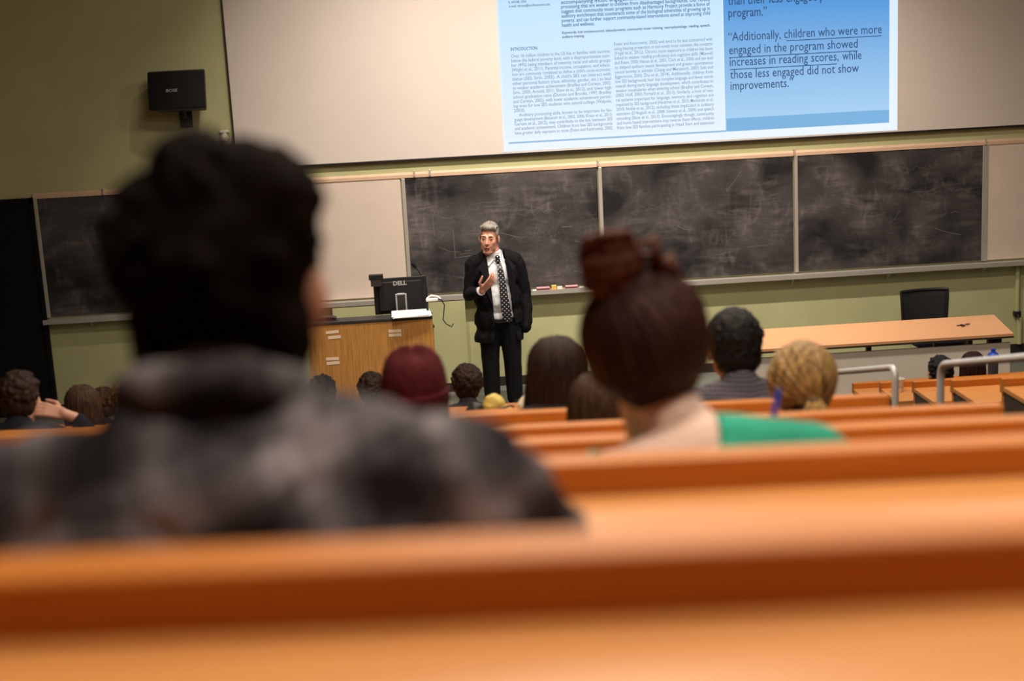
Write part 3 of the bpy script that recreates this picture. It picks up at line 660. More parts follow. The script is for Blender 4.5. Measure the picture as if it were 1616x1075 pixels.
def office_chair(x, y, rz, lab):
    t = thing('mesh_chair', lab, 'chair', (x, y, 0), rz)
    # facing -Y (towards audience)
    V = []; F = []; n = 10
    bz0, bz1 = 0.52, 0.90
    g = G()
    for i in range(n+1):
        for j in range(9):
            u_ = -1+2*i/n; zz = bz0+(bz1-bz0)*j/8; hw_ = 0.215+0.02*(j/8)
            V.append((u_*hw_, 0.26-0.05*u_*u_+0.03*(j/8-0.4)**2, zz))
    for i in range(n):
        for j in range(8):
            a = i*9+j; F.append([a, a+9, a+10, a+1])
    me = from_vf('back_mesh', V, F); o = obj('back_mesh', me, 'mesh', t); so = o.modifiers.new('s', 'SOLIDIFY'); so.thickness = 0.008
    rim = [V[i*9+8] for i in range(n+1)] + [V[n*9+j] for j in range(7, -1, -1)] + [V[i*9] for i in range(n-1, -1, -1)] + [V[j] for j in range(1, 9)]
    obj('back_frame', G().tube(rim, 0.014, 8), 'black', t)
    obj('back_stem', G().tube([(0, 0.28, 0.75), (0, 0.31, 0.6), (0, 0.27, 0.43), (0, 0.1, 0.42)], 0.02, 8), 'black', t)
    obj('seat', smooth_edges(G().box(-0.24, 0.24, -0.24, 0.22, 0.43, 0.50, 0.025).mesh('s')), 'mesh', t)
    obj('gas_lift', G().tube([(0, 0, 0.08), (0, 0, 0.43)], 0.025, 10), 'chrome', t)
    for q in range(5):
        a = q*2*PI/5+0.3; l = obj('base_arm', G().tube([(0, 0, 0.10), (0.29*math.cos(a), 0.29*math.sin(a), 0.075)], [0.03, 0.018], 8), 'black', t)
        obj('castor', G().lathe([(0.027, -0.02), (0.03, 0), (0.027, 0.02)], n=12, M=Matrix.Rotation(PI/2, 4, 'X')@Matrix.Identity(4), c=(0.29*math.cos(a), 0.29*math.sin(a), 0.031)), 'darktrim', l)
    return t
office_chair(4.68, 13.10, 0.05, 'black mesh back office chair behind the beech table')

# ------------------------------------------------------------------ seating rows
def bench_row(lab, loc, rz, x0, x1, zt, seat_drop, grp, front_seat=True, sx=None):
    """desk row: loc at the near face of the upstand, zt height of upstand top; local z=0 on the row's floor"""
    fz = zt-0.78
    t = thing('bench_desk', lab, 'desk row', (loc[0], loc[1], fz), rz, grp)
    obj('desktop', G().box(x0, x1, -0.36, -0.0005, 0.712, 0.740, 0.004), 'wood', t)
    obj('upstand', G().box(x0, x1, 0.0, 0.045, 0.70, 0.780, 0.004), 'woodedge', t)
    obj('front_panel', G().box(x0+0.01, x1-0.01, 0.008, 0.038, 0.0, 0.6995), 'woodedge', t)
    xs = sx or [x0+0.03, x0+1.5, x0+3.0, x1-0.03]
    n = len(xs)
    for x in xs:
        obj('support', G().box(x-0.02, x+0.02, -0.30, 0.007, 0.0, 0.711), 'steel', t)
    if front_seat:
        sz = (0.405 if abs(zt-2.493) > 0.01 else 0.37)-seat_drop
        s = obj('seat', G().box(x0+0.05, x1-0.05, 0.07, 0.43, sz-0.03, sz, 0.008), 'wood', t)
        for x in xs:
            x = min(max(x, x0+0.08), x1-0.08)
            obj('seat_bracket', G().prism([(0.039, sz-0.0305), (0.36, sz-0.0305), (0.039, max(sz-0.20, -seat_drop+0.06))], 'x', x-0.015, x+0.015), 'steel', t)
    return t
ordn = ['in the immediate foreground', 'second from the camera, at the plaid shirt', 'third from the camera, beyond the bun woman', 'fourth from the camera', 'fifth from the camera, below the long haired student',
        'sixth from the camera', 'seventh from the camera, carrying the yellow pouch', 'eighth from the camera', 'ninth from the camera', 'tenth from the camera, below the curly head', 'nearest to the stage in the centre block']
for k in range(11):
    drop = (RZ[k]-RZ[k+1]) if k < 10 else 0.0
    bench_row('orange wooden bench desk row with upstand, ' + ordn[k], (0, RY[k], 0), ROWA, XW, XE, RZ[k], drop, 'centre block desk rows', k < 10, [XW+0.03, -2.5, -1.35, 0.66, XE-0.03] if k != 9 else [XW+0.03, -2.35, -1.35, 0.66, XE-0.03])
ordr = ['nearest to the white table panel', 'with the paper cup on it', 'third behind the white table panel', 'fourth behind the white table panel', 'cut by the right edge', 'sixth behind the white table panel', 'rearmost']
RBX = [3.06, 3.015, 2.975, 2.93, 2.90, 2.90, 2.90]
for j in range(7):
    bench_row('orange desk row across the aisle, ' + ordr[j], (0, 10.27-0.8*j, 0), 0.0, RBX[j], 7.6, 0.80+0.2*j, -0.0 if j == 0 else 0.2, 'right block desk rows', j > 0, [RBX[j]+0.03, 4.6, 6.1, 7.57] if j != 1 else [RBX[j]-0.0+0.02, 4.6, 6.1, 7.57])

# handrails along the aisle
def handrail(lab, pts):
    t = thing('handrail', lab, 'handrail', pts[0], 0, 'aisle handrails')
    o = Vector(pts[0]); P = [Vector(p)-o for p in pts]
    # round the corner
    def rnd(P, r=0.07):
        out = [P[0]]
        for i in range(1, len(P)-1):
            a = (P[i-1]-P[i]).normalized(); b = (P[i+1]-P[i]).normalized()
            for s in np.linspace(0, 1, 7):
                out.append((P[i]+a*r)*(1-s)**2 + P[i]*2*s*(1-s) + (P[i]+b*r)*s*s)
        return out+[P[-1]]
    obj('rail_tube', smooth_edges(G().tube(rnd(P), 0.0165, 14).mesh('r')), 'pipe', t)
    for q in (P[0], P[-1]): obj('floor_flange', G().lathe([(0.045, 0), (0.045, 0.008), (0.02, 0.012)], c=q, n=16), 'pipe', t)
    return t
def aisle_floor(x, y):
    for k in range(11):
        if y < RY[k]+0.05+x*SK: return RZ[k]-0.78
    return 0.0
HX = 2.15
handrail('grey tubular aisle handrail, lower section beside the blond student', [(HX, 6.53, aisle_floor(HX, 6.53)), (HX, 6.53, 1.835), (HX, 8.4, 1.835-0.255*1.87), (HX, 8.4, aisle_floor(HX, 8.4))])
handrail('grey tubular aisle handrail, upper section running off the right edge', [(HX, 5.92, aisle_floor(HX, 5.92)), (HX, 5.92, 1.985), (HX, 3.6, 1.985+0.255*2.32), (HX, 3.6, aisle_floor(HX, 3.6))])

# cup and bottle
t = thing('paper_cup', 'white paper cup standing on a right block desk', 'cup', (3.10, 9.35, 0.961))
obj('cup_wall', smooth_edges(G().lathe([(0.028, 0), (0.040, 0.092), (0.042, 0.095), (0.037, 0.095), (0.026, 0.01)], n=20).mesh('c')), 'cup', t)
obj('printed_band', G().tube([(0.0347*math.cos(a), 0.0347*math.sin(a), 0.045) for a in np.linspace(PI*0.95, PI*1.6, 8)], 0.003, 6), 'cupband', t)
t = thing('drink_bottle', 'dark drink bottle with bright blue cap on the front right desk', 'bottle', (4.06, 10.09, 0.761))
obj('bottle_body', smooth_edges(G().lathe([(0.035, 0), (0.038, 0.01), (0.038, 0.17), (0.030, 0.20), (0.030, 0.215)], n=18).mesh('b')), 'bottle', t)
obj('bottle_cap', smooth_edges(G().lathe([(0.040, 0.205), (0.041, 0.24), (0.030, 0.255), (0.016, 0.26), (0.016, 0.285), (0.008, 0.288)], n=18).mesh('b')), 'blue', t)
# yellow pouch etc. on row seven
dz7 = RZ[6]-0.04
t = thing('yellow_pouch', 'crumpled yellow and cream pouch with black strap lying before the lecturer', 'pouch', (0.21, 6.01, dz7))
V, F = remesh(G().ell((0, 0, 0.05), (0.085, 0.05, 0.055)).ell((-0.01, 0, 0.105), (0.05, 0.04, 0.05)).ell((0.04, 0, 0.04), (0.04, 0.05, 0.04)), 0.006, 3)
V = folds(V, 0.008, 25); V[:, 2] = np.maximum(V[:, 2], 0.001)
obj('pouch_body', from_vf('p', V, F), 'yellow', t)
obj('strap', G().tube([(-0.10, -0.03, 0.065), (-0.04, -0.048, 0.085), (0.02, -0.05, 0.10), (0.06, -0.04, 0.105), (0.075, 0.0, 0.09)], 0.008, 6, True, 0.6).ell((-0.09, 0.0, 0.062), (0.05, 0.04, 0.06)), 'black', t)
t = thing('cream_cap', 'cream cloth cap with brown mark beside the yellow pouch', 'cap', (0.350, 6.02, dz7))
V, F = remesh(G().ell((0, 0, 0.05), (0.055, 0.06, 0.09)).ell((0, 0.05, 0.02), (0.05, 0.06, 0.02)), 0.006, 3)
V = folds(V, 0.005, 25); V[:, 2] = np.maximum(V[:, 2], 0.001); obj('crown', from_vf('c', V, F), 'cream', t)
obj('stitched_mark', G().tube([(-0.02, -0.058, 0.07), (0.0, -0.064, 0.085), (0.02, -0.06, 0.07), (0.0, -0.066, 0.055)], 0.004, 6), 'cupband', t)

# ================================================================== PEOPLE
def head_prims(g, c, s=1.0, zs=1.0, M=None):
    """face towards +Y; c = centre of the head"""
    h = G()
    h.ell((0, -0.018, 0.032), (0.076, 0.096, 0.086)); h.ell((0, 0.03, -0.032), (0.067, 0.067, 0.088))
    h.ell((0, 0.042, -0.082), (0.047, 0.048, 0.036)); h.ell((0, 0.078, -0.104), (0.022, 0.019, 0.017))
    for k in (-1, 1):
        h.ell((k*0.038, 0.058, -0.024), (0.026, 0.027, 0.028)); h.ell((k*0.030, 0.080, 0.024), (0.026, 0.014, 0.010))
        h.ell((k*0.078, -0.012, -0.012), (0.010, 0.020, 0.033), (0.15, 0, k*-0.35)); h.ell((k*0.010, 0.104, -0.035), (0.009, 0.010, 0.008))
        h.ell((k*0.040, 0.030, -0.068), (0.022, 0.038, 0.036))
    h.cap((0, 0.090, 0.014), (0, 0.112, -0.030), 0.007, 0.0115)
    h.ell((0, 0.092, -0.060), (0.024, 0.011, 0.006)); h.ell((0, 0.090, -0.078), (0.021, 0.012, 0.007))
    h.chain([((0, -0.02, -0.06), 0.058), ((0, -0.045, -0.14), 0.056)])
    out = []
    for p in h.v:
        q = Vector((p[0]*s, p[1]*s, p[2]*s*zs))
        if M: q = M @ q
        out.append(q+Vector(c))
    g.add(out, h.f); return g
def hand_prims(g, wrist, fdir, pnorm, side, s=1.0, curl=0.5, thumb_out=0.8, curls=None):
    """five fingers; fdir = direction of fingers, pnorm = outward normal of the palm, side=+1: thumb towards fdir x pnorm"""
    w_ = Vector(wrist); f = Vector(fdir).normalized(); n = Vector(pnorm); n = (n-f*n.dot(f)).normalized(); t = f.cross(n)*side
    # palm
    for k in (-0.027, -0.009, 0.009, 0.027):
        g.cap(w_+t*k*0.7*s+f*0.01*s, w_+t*k*s+f*0.085*s, 0.014*s, 0.0115*s, 8)
    g.ell(w_+t*0.018*s+f*0.04*s+n*0.008*s, 0.018*s)
    Ls = (0.078, 0.088, 0.082, 0.064); ks = (0.030, 0.010, -0.010, -0.029)
    for i, (L, k) in enumerate(zip(Ls, ks)):
        cu = curls[i] if curls else curl*(0.8+0.15*i)
        p = w_+t*k*s+f*0.088*s; a = 0.25*cu; d = f
        segs = (0.45, 0.30, 0.25)
        pts = [(p, 0.0100*s)]
        ang = 0
        for q, sg in enumerate(segs):
            ang += cu*(0.55, 0.75, 0.55)[q]
            d = f*math.cos(ang)+n*math.sin(ang)+t*(k*1.6*(1-min(1, ang)))
            p = p+d.normalized()*L*sg*s; pts.append((p, (0.0092, 0.0085, 0.0072)[q]*s))
        for (a_, ra), (b_, rb) in zip(pts[:-1], pts[1:]): g.cap(a_, b_, ra, rb, 8)
    p0 = w_+t*0.024*s+f*0.025*s+n*0.006*s; d1 = (f*0.65+t*thumb_out+n*0.25).normalized(); p1 = p0+d1*0.045*s; d2 = (f*0.95+t*0.25*thumb_out+n*0.3).normalized(); p2 = p1+d2*0.032*s; p3 = p2+d2*0.024*s
    for a_, b_, ra, rb in ((p0, p1, 0.0135, 0.011), (p1, p2, 0.011, 0.010), (p2, p3, 0.010, 0.0078)): g.cap(a_, b_, ra*s, rb*s, 8)
    return g
def face_sculpt(V, c, s=1.0, zs=1.0, Rm=None):
    """press in the eye sockets"""
    W = V.copy(); Rm = Rm or Matrix.Identity(3)
    for k in (-1, 1):
        e = Vector(c)+Rm @ Vector((k*0.031*s, 0.092*s, 0.004*s*zs)); bk = Rm @ Vector((0, -1, 0))
        d = np.linalg.norm(W-np.array(e), axis=1); wgt = np.exp(-(d/(0.017*s))**2)
        W += wgt[:, None]*np.array(bk)[None, :]*0.005*s
    return W

# ---- hair tools (head-local: face +Y, back of head -Y)
def locks_over(g, n, c, rx, ry, rz, az0, az1, length, seed, lift=1.03, r=0.011, wav=0.008, flare=1.0, drop_from=0.0, conv=None, top=(0, -0.01), end_r=0.3, segs=9, elev=(-0.5, -0.1)):
    rnd = random.Random(seed)
    for i in range(n):
        az = az0+(az1-az0)*(i+rnd.random())/n; tj = rnd.uniform(0.02, 0.35); pts = []; rr = []
        Ln = length*rnd.uniform(0.85, 1.05); lf = lift*rnd.uniform(0.97, 1.03)
        ph = rnd.uniform(0, 6)
        for k in range(segs):
            u_ = k/(segs-1)
            if conv is None:
                s_ = tj + u_*(PI/2*1.15+Ln)            # arc angle, then hanging
                if s_ < PI/2:
                    x = math.cos(az)*math.sin(s_)*rx; y = math.sin(az)*math.sin(s_)*ry; z = math.cos(s_)*rz
                else:
                    h = s_-PI/2; fl = 1+flare*h*0.25
                    x = math.cos(az)*rx*fl; y = math.sin(az)*ry*(1+flare*h*0.05); z = -h*0.20
                p = Vector((x*lf, y*lf, z*lf if z > 0 else z))
            else:
                cv = Vector(conv)-Vector(c); bd = Vector((cv.x/rx, cv.y/ry, cv.z/rz)).normalized()
                if k == 0:
                    el = rnd.uniform(*elev); a0 = Vector((math.cos(az)*math.cos(el), math.sin(az)*math.cos(el), math.sin(el)))
                th = math.acos(max(-1, min(1, a0.dot(bd)))); q = (a0*math.sin((1-u_)*th)+bd*math.sin(u_*th))/max(math.sin(th), 1e-3)
                p = Vector((q.x*rx, q.y*ry, q.z*rz))*lf
                if u_ > 0.8: p = p.lerp(cv, (u_-0.8)/0.2)
            p += Vector((math.sin(u_*9+ph), math.cos(u_*8+ph), 0))*wav*u_
            pts.append(p+Vector(c)); rr.append(r*(1-(1-end_r)*u_**2)*(0.5 if k == 0 else 1))
        g.tube(pts, rr, 6)
    return g

# ---------------------------------------------------------------- generic seated student
# floor z=0, root under the hips, facing +Y; head top 1.17
HC = (0, 0.16, 1.045)
def student_meshes(raised=False):
    g = G(); head_prims(g, HC, 1.0)
    g.chain([((0, 0.12, 0.99), 0.056), ((0, 0.06, 0.90), 0.058), ((0, 0.03, 0.82), 0.06)])
    g.ell((0, 0.01, 0.72), (0.13, 0.085, 0.16)); g.ell((0, 0.0, 0.60), (0.13, 0.08, 0.10)); g.chain([((-0.14, 0.05, 0.87), 0.042), ((0, 0.05, 0.89), 0.048), ((0.14, 0.05, 0.87), 0.042)])
    for k in (-1, 1):      # arms run on inside the sleeves to the hands on the thighs
        if raised and k > 0:
            g.chain([((0.15, 0.05, 0.865), 0.042), ((0.36, 0.10, 0.80), 0.036), ((0.255, 0.13, 0.935), 0.028), ((0.20, 0.12, 0.965), 0.026)])
            hand_prims(g, (0.20, 0.12, 0.965), (-0.85, 0.0, 0.25), (0, 0.6, -0.6), -1, 1.0, 0.35); continue
        g.chain([((k*0.15, 0.05, 0.865), 0.042), ((k*0.232, -0.005, 0.668), 0.034), ((k*0.15, 0.13, 0.645), 0.027), ((k*0.12, 0.20, 0.634), 0.025)])
        hand_prims(g, (k*0.12, 0.20, 0.634), (-k*0.3, 0.9, -0.10), (0, 0, -1), k, 0.95, 0.18)
    V, F = remesh(g, 0.0052, 3); V = face_sculpt(V, HC)
    me = from_vf('seated_body', V, F)
    g = G()   # shirt
    g.ell((0, 0.0, 0.60), (0.165, 0.115, 0.14)); g.ell((0, 0.02, 0.74), (0.17, 0.12, 0.16)); g.ell((0, 0.03, 0.84), (0.165, 0.105, 0.10))
    g.chain([((-0.165, 0.05, 0.875), 0.062), ((0, 0.05, 0.905), 0.068), ((0.165, 0.05, 0.875), 0.062)])
    g.chain([((0, 0.05, 0.90), 0.07), ((0, 0.085, 0.945), 0.062)])
    for k in (-1, 1):
        if raised and k > 0: g.chain([((0.18, 0.05, 0.865), 0.060), ((0.36, 0.10, 0.80), 0.048), ((0.262, 0.13, 0.925), 0.038)])
        else: g.chain([((k*0.18, 0.05, 0.865), 0.060), ((k*0.235, -0.01, 0.665), 0.050), ((k*0.15, 0.14, 0.645), 0.037)])
    V, F = remesh(g, 0.010, 5); V = folds(V, 0.006, 12)
    sh = from_vf('seated_shirt', V, F)
    g = G()
    g.ell((0, -0.01, 0.53), (0.175, 0.125, 0.085))
    for k in (-1, 1): g.chain([((k*0.09, 0.02, 0.52), 0.078), ((k*0.115, 0.40, 0.515), 0.06), ((k*0.115, 0.40, 0.12), 0.048)])
    V, F = remesh(g, 0.012, 4); tr = from_vf('seated_trousers', V, F)
    so = []
    for k in (-1, 1):
        V, F = remesh(G().chain([((k*0.115, 0.38, 0.055), 0.045), ((k*0.12, 0.465, 0.042), 0.038)]), 0.010, 3); V[:, 2] = np.maximum(V[:, 2], 0.003); so.append(from_vf('shoe', V, F))
    return me, sh, tr, so
ME_BODY, ME_SHIRT, ME_TROUS, ME_SHOES = student_meshes()
ME_BODY_R, ME_SHIRT_R = student_meshes(True)[:2]
def student(lab, head_xy, ztop, floor, shirt, hair_me, hairm, skin='skin', rz=0.0, hairname='hair', raised=False, sc=None):
    s = sc or (ztop-floor)/1.19
    Rz = Matrix.Rotation(rz, 3, 'Z'); off = Rz @ Vector((HC[0], HC[1], 0))*s
    t = thing('person', lab, 'person', (head_xy[0]-off.x, head_xy[1]-off.y, floor), rz, 'seated students')
    t.scale = (s, s, s)
    obj('body', ME_BODY_R if raised else ME_BODY, skin, t); obj('shirt', ME_SHIRT_R if raised else ME_SHIRT, shirt, t); obj('trousers', ME_TROUS, 'jeans', t); [obj('shoe', q, 'shoe', t) for q in ME_SHOES]
    obj(hairname, hair_me, hairm, t, loc=HC)
    return t

def hair_short(seed, big=1.0, lump=0.012, n=150, low=-0.075):
    g = G(); g.ell((0, -0.02, 0.035), (0.083*big, 0.101*big, 0.092*big)); g.ell((0, -0.055, -0.02), (0.074*big, 0.066*big, 0.068*big)); rnd = random.Random(seed)
    for i in range(n):
        a = rnd.uniform(0, 2*PI); z = rnd.uniform(-0.55, 1)
        y = math.sin(a)
        if z < 0.25 and y > -0.05: continue
        r_ = math.sqrt(max(0, 1-z*z)); p = (math.cos(a)*r_*0.083*big, -0.02+y*r_*0.10*big, 0.03+z*0.092*big)
        g.ell(p, lump*rnd.uniform(0.7, 1.4), None, 8, 6)
    V, F = remesh(g, 0.0055, 1); return from_vf('hair', folds(V, 0.003, 60, seed), F)
def hair_long(seed, L=1.3, n=110, vol=1.0, fl=0.55):
    g = G(); g.ell((0, -0.02, 0.032), (0.085*vol, 0.104*vol, 0.096)); g.ell((0, -0.075, -0.10), (0.094*vol, 0.05, 0.17)); g.ell((0, -0.085, -0.22), (0.105*vol, 0.035, 0.13))
    V, F = remesh(g, 0.008, 4)
    e = G(); locks_over(e, n, (0, -0.02, 0.02), 0.088*vol, 0.106*vol, 0.106, PI*0.98, PI*2.02, L, seed, 1.02, 0.012, 0.006, fl)
    return from_vf('hair', V, F, True, e)

# ---- students behind rows
FLOOR = [z-0.78 for z in RZ]
# maroon beanie
def beanie_hair():
    g = G(); g.ell((0, -0.05, -0.06), (0.085, 0.07, 0.10)); g.ell((0.03, -0.06, -0.14), (0.07, 0.05, 0.10)); V, F = remesh(g, 0.008, 3)
    e = G(); locks_over(e, 60, (0, -0.02, 0.0), 0.088, 0.10, 0.09, PI*0.95, PI*2.05, 0.75, 3, 1.0, 0.011, 0.006, 0.3)
    return from_vf('hair', V, F, True, e)
p = student('student wearing a maroon knitted beanie, in front of the lectern', (-0.092, 3.97), 2.645, FLOOR[4], 'charcoal', beanie_hair(), 'hair_mid', hairname='hair')
g = G()
prof = [(0.104, -0.055), (0.107, -0.03), (0.106, 0.0), (0.105, 0.02), (0.101, 0.05), (0.090, 0.083), (0.070, 0.108), (0.042, 0.123), (0.012, 0.129)]
V = []; nn = 64
for r_, z_ in prof:
    for j in range(nn):
        q = 2*PI*j/nn; rr_ = r_*(1+0.012*math.cos(j*PI))
        V.append((math.cos(q)*rr_*0.93, math.sin(q)*rr_*1.08-0.018-max(0, z_)*0.25, z_-0.25*min(0, math.sin(q))*-0.10+0.004*math.sin(3*q)))
F = [[i*nn+j, i*nn+(j+1) % nn, (i+1)*nn+(j+1) % nn, (i+1)*nn+j] for i in range(len(prof)-1) for j in range(nn)]+[[(len(prof)-1)*nn+j for j in range(nn)]]
bo = obj('beanie', from_vf('beanie', V, F), 'beanie', p, loc=HC, label='maroon knitted beanie')
cf = G(); cf.lathe([(0.104, -0.062), (0.113, -0.05), (0.113, -0.012), (0.105, -0.004)], c=(0, -0.018, 0.0), n=48, sx=0.93, sy=1.08)
obj('cuff', smooth_edges(cf.mesh('cuff')), 'beanie', bo)
# long brown hair beyond row 4 (in front of the lecturer's right)
student('student with long dark brown hair just right of the lecturer\'s legs', (0.385, 4.86), 2.455, FLOOR[5], 'charcoal', hair_long(11, 1.35, 120, 1.06, 1.0), 'hair_brown')
# brown hair beyond row 3, half hidden
student('brown haired student half hidden behind the woman with the bun', (0.43, 3.97), 2.525, FLOOR[4], 'navy', hair_long(12, 1.2, 100, 1.05), 'hair_mid')
# dark haired man in check shirt
student('dark haired student in a grey checked shirt, before the front table', (1.006, 4.80), 2.525, FLOOR[5], 'check', hair_short(21, 1.12, 0.007, 120), 'hair_black', 'skin', 0.05)
# blond ponytail
def hair_pony():
    g = G(); g.ell((0, -0.02, 0.03), (0.086, 0.104, 0.098)); g.ell((0, -0.05, -0.045), (0.094, 0.072, 0.080)); V, F = remesh(g, 0.008, 4)
    e = G(); locks_over(e, 130, (0, -0.025, 0.005), 0.101, 0.112, 0.110, PI*0.0, PI*1.0, 0.2, 5, 1.0, 0.011, 0.002, 0.1, conv=(0.015, -0.128, -0.040), end_r=0.6, elev=(-0.15, 1.35), segs=12)
    e2 = random.Random(4)
    for i in range(28):
        a = e2.uniform(0, 2*PI); r_ = 0.026*math.sqrt(e2.random())
        e.tube([(0.015+math.cos(a)*r_*0.5, -0.132+math.sin(a)*r_*0.5, -0.035), (0.012+math.cos(a)*r_*1.5, -0.165+math.sin(a)*r_, -0.065), (0.008+math.cos(a)*r_*1.4, -0.160+math.sin(a)*r_, -0.14), (0.0+math.cos(a)*r_, -0.145, -0.22)], [0.008, 0.011, 0.010, 0.003], 6)
    return from_vf('hair', V, F, True, e)
p = student('blond student with a low ponytail beside the aisle handrail', (1.028, 3.97), 2.555, FLOOR[4], 'navy', hair_pony(), 'hair_blond', 'skinp', -0.08, sc=1.03*(2.555-FLOOR[4])/1.19)
obj('hair_tie', G().lathe([(0.016, -0.008), (0.022, 0), (0.016, 0.008)], c=(HC[0]+0.015, HC[1]-0.142, HC[2]-0.040), n=14), 'black', p)
# far heads
student('student with short curly dark hair at the lecturer\'s feet', (0.125, 8.47), 1.56, FLOOR[9], 'charcoal', hair_short(31, 1.06, 0.014, 330), 'hair_brown')
student('dark haired student below the lectern\'s taped front', (-0.762, 8.55), 1.535, FLOOR[9], 'charcoal', hair_short(32, 1.05, 0.010, 140), 'hair_black')
student('dark haired student half hidden behind the maroon beanie', (-0.507, 9.36), 1.357, FLOOR[10], 'navy', hair_short(33, 1.05, 0.010, 140), 'hair_brown')
def hair_bob(seed, c=0.55): return hair_long(seed, c, 80, 1.0)
l1 = student('dark haired student at the far left edge touching the hair with one hand', (-2.036, 6.74), 2.055, FLOOR[7], 'navy', hair_short(41, 1.08, 0.011, 150), 'hair_brown', raised=True)
student('light brown haired student beside the raised hand at the far left', (-1.971, 7.62), 1.774, FLOOR[8], 'navy', hair_bob(42), 'hair_mid')
student('brown haired student seen just left of the short haired blond student', (-2.30, 9.4), 1.36, FLOOR[10], 'charcoal', hair_short(43, 1.02, 0.010, 120), 'hair_mid')
student('short haired dark blond student before the green wall at left', (-1.957, 8.5), 1.58, FLOOR[9], 'charcoal', hair_short(44, 1.0, 0.010, 120), 'hair_blond')
student('dark haired student in the second right row, before the white table panel', (3.253, 8.98), 1.306, 0.22, 'navy', hair_short(51, 1.05, 0.010, 140), 'hair_black', rz=0.1)
student('brown haired student in the front right row, beside the blue capped bottle', (3.775, 9.78), 1.108, 0.02, 'navy', hair_bob(52, 0.4), 'hair_auburn', sc=0.93)
# ---------------------------------------------------------------- woman with the bun (third row)
t = thing('person', 'woman with auburn hair bun and green top, two rows ahead', 'person', (0.395, 1.93, FLOOR[2]), 0, 'seated students')
hc = Vector((-0.078, 0.27, 1.045))
Mh = Euler((0.10, -0.10, 0.05)).to_matrix()
g = G(); head_prims(g, hc, 0.98, 1.0, Mh)
g.chain([((-0.07, 0.25, 0.985), 0.052), ((-0.04, 0.19, 0.93), 0.050), ((-0.01, 0.13, 0.89), 0.06)])
g.chain([((-0.135, 0.10, 0.872), 0.050), ((-0.01, 0.12, 0.905), 0.058), ((0.135, 0.10, 0.880), 0.050)]); g.ell((0, 0.09, 0.80), (0.155, 0.085, 0.13)); g.ell((0, 0.05, 0.64), (0.14, 0.09, 0.12))
for k in (-1, 1):
    g.chain([((k*0.15, 0.10, 0.872), 0.048), ((k*0.225, 0.22, 0.795), 0.040), ((k*0.13, 0.40, 0.775), 0.028), ((k*0.08, 0.45, 0.772), 0.025)])
    hand_prims(g, (k*0.085, 0.45, 0.77), (-k*0.6, 0.8, 0), (0, 0, -1), k, 0.9, 0.2)
V, F = remesh(g, 0.005, 3); V = face_sculpt(V, hc, 0.98, 1, Mh); V[:, 2] = np.where((V[:, 1] > 0.24) & (V[:, 2] < 0.744) & (V[:, 2] > 0.70), 0.744, V[:, 2]); obj('body', from_vf('body', V, F), 'skinp', t)
g = G(); g.chain([((-0.14, 0.10, 0.876), 0.057), ((0, 0.11, 0.895), 0.066), ((0.14, 0.10, 0.884), 0.058)]); g.ell((0, 0.085, 0.80), (0.163, 0.094, 0.135)); g.ell((0, 0.05, 0.62), (0.15, 0.10, 0.14))
for k in (-1, 1): g.chain([((k*0.15, 0.10, 0.876), 0.056), ((k*0.205, 0.17, 0.83), 0.050)])
V, F = remesh(g, 0.006, 3); V = folds(V, 0.004, 18)
keep = []
for f in F:
    c = V[list(f)].mean(0); dx = (c[0]+0.100)/0.105; dz = (c[2]-0.955)/0.068
    if dx*dx+dz*dz < 1 and c[1] < 0.20 or (-0.14 < c[0] < -0.01 and c[2] > 0.90): continue
    keep.append(f)
V = smooth_rim(V, keep)
o = obj('top', from_vf('top', V, keep), 'green', t); so = o.modifiers.new('s', 'SOLIDIFY'); so.thickness = 0.004; so.offset = 0
g = G()
g.ell((0, -0.01, 0.495), (0.165, 0.12, 0.085))
for k in (-1, 1): g.chain([((k*0.09, 0.02, 0.485), 0.073), ((k*0.105, 0.40, 0.485), 0.056), ((k*0.105, 0.40, 0.06), 0.042), ((k*0.11, 0.50, 0.045), 0.034)])
V, F = remesh(g, 0.012, 4); V[:, 2] = np.maximum(V[:, 2], 0.003); obj('trousers', from_vf('tr', V, F), 'jeans', t)
# hair: swept up to a knot on the crown
g = G(); g.ell((0, -0.018, 0.030), (0.089, 0.107, 0.098)); g.ell((0, -0.06, -0.03), (0.078, 0.062, 0.065)); V, F = remesh(g, 0.007, 4)
e = G(); locks_over(e, 130, (0, -0.02, 0.012), 0.093, 0.112, 0.108, PI*0.80, PI*2.20, 0.2, 8, 1.0, 0.010, 0.003, 0.1, conv=(-0.035, -0.035, 0.125), end_r=0.8, elev=(-0.75, -0.3))
bun = G(); rnd = random.Random(9)
b0 = Vector((-0.043, -0.035, 0.142))
bun.ell(b0, (0.038, 0.038, 0.046))
for i in range(26):      # coiled strands of the knot
    a0 = rnd.uniform(0, 2*PI); tilt = rnd.uniform(-0.6, 0.6); R_ = rnd.uniform(0.020, 0.042); zz = rnd.uniform(-0.035, 0.045)
    pts = []
    for k in range(12):
        a = a0+k*0.36; pts.append(b0+Vector((math.cos(a)*R_, math.sin(a)*R_*0.9, zz+math.sin(a)*R_*tilt)))
    bun.tube(pts, [0.005]+[rnd.uniform(0.009, 0.013)]*10+[0.004], 6)
for (dx, dy, dz_, rr_) in ((0.055, 0.0, -0.005, 0.020), (0.078, 0.0, -0.02, 0.017), (0.050, -0.02, 0.02, 0.014)):
    bun.tube([b0+Vector((dx-0.02, dy, dz_-0.03)), b0+Vector((dx-0.008, dy, dz_+0.015)), b0+Vector((dx+0.012, dy, dz_+0.018)), b0+Vector((dx+0.026, dy, dz_-0.03))], [rr_*0.5, rr_*0.75, rr_*0.7, rr_*0.4], 8)
hr = obj('hair', from_vf('hair', V, F, True, e), 'hair_auburn', t); hr.matrix_local = Matrix.Translation(hc) @ Mh.to_4x4()
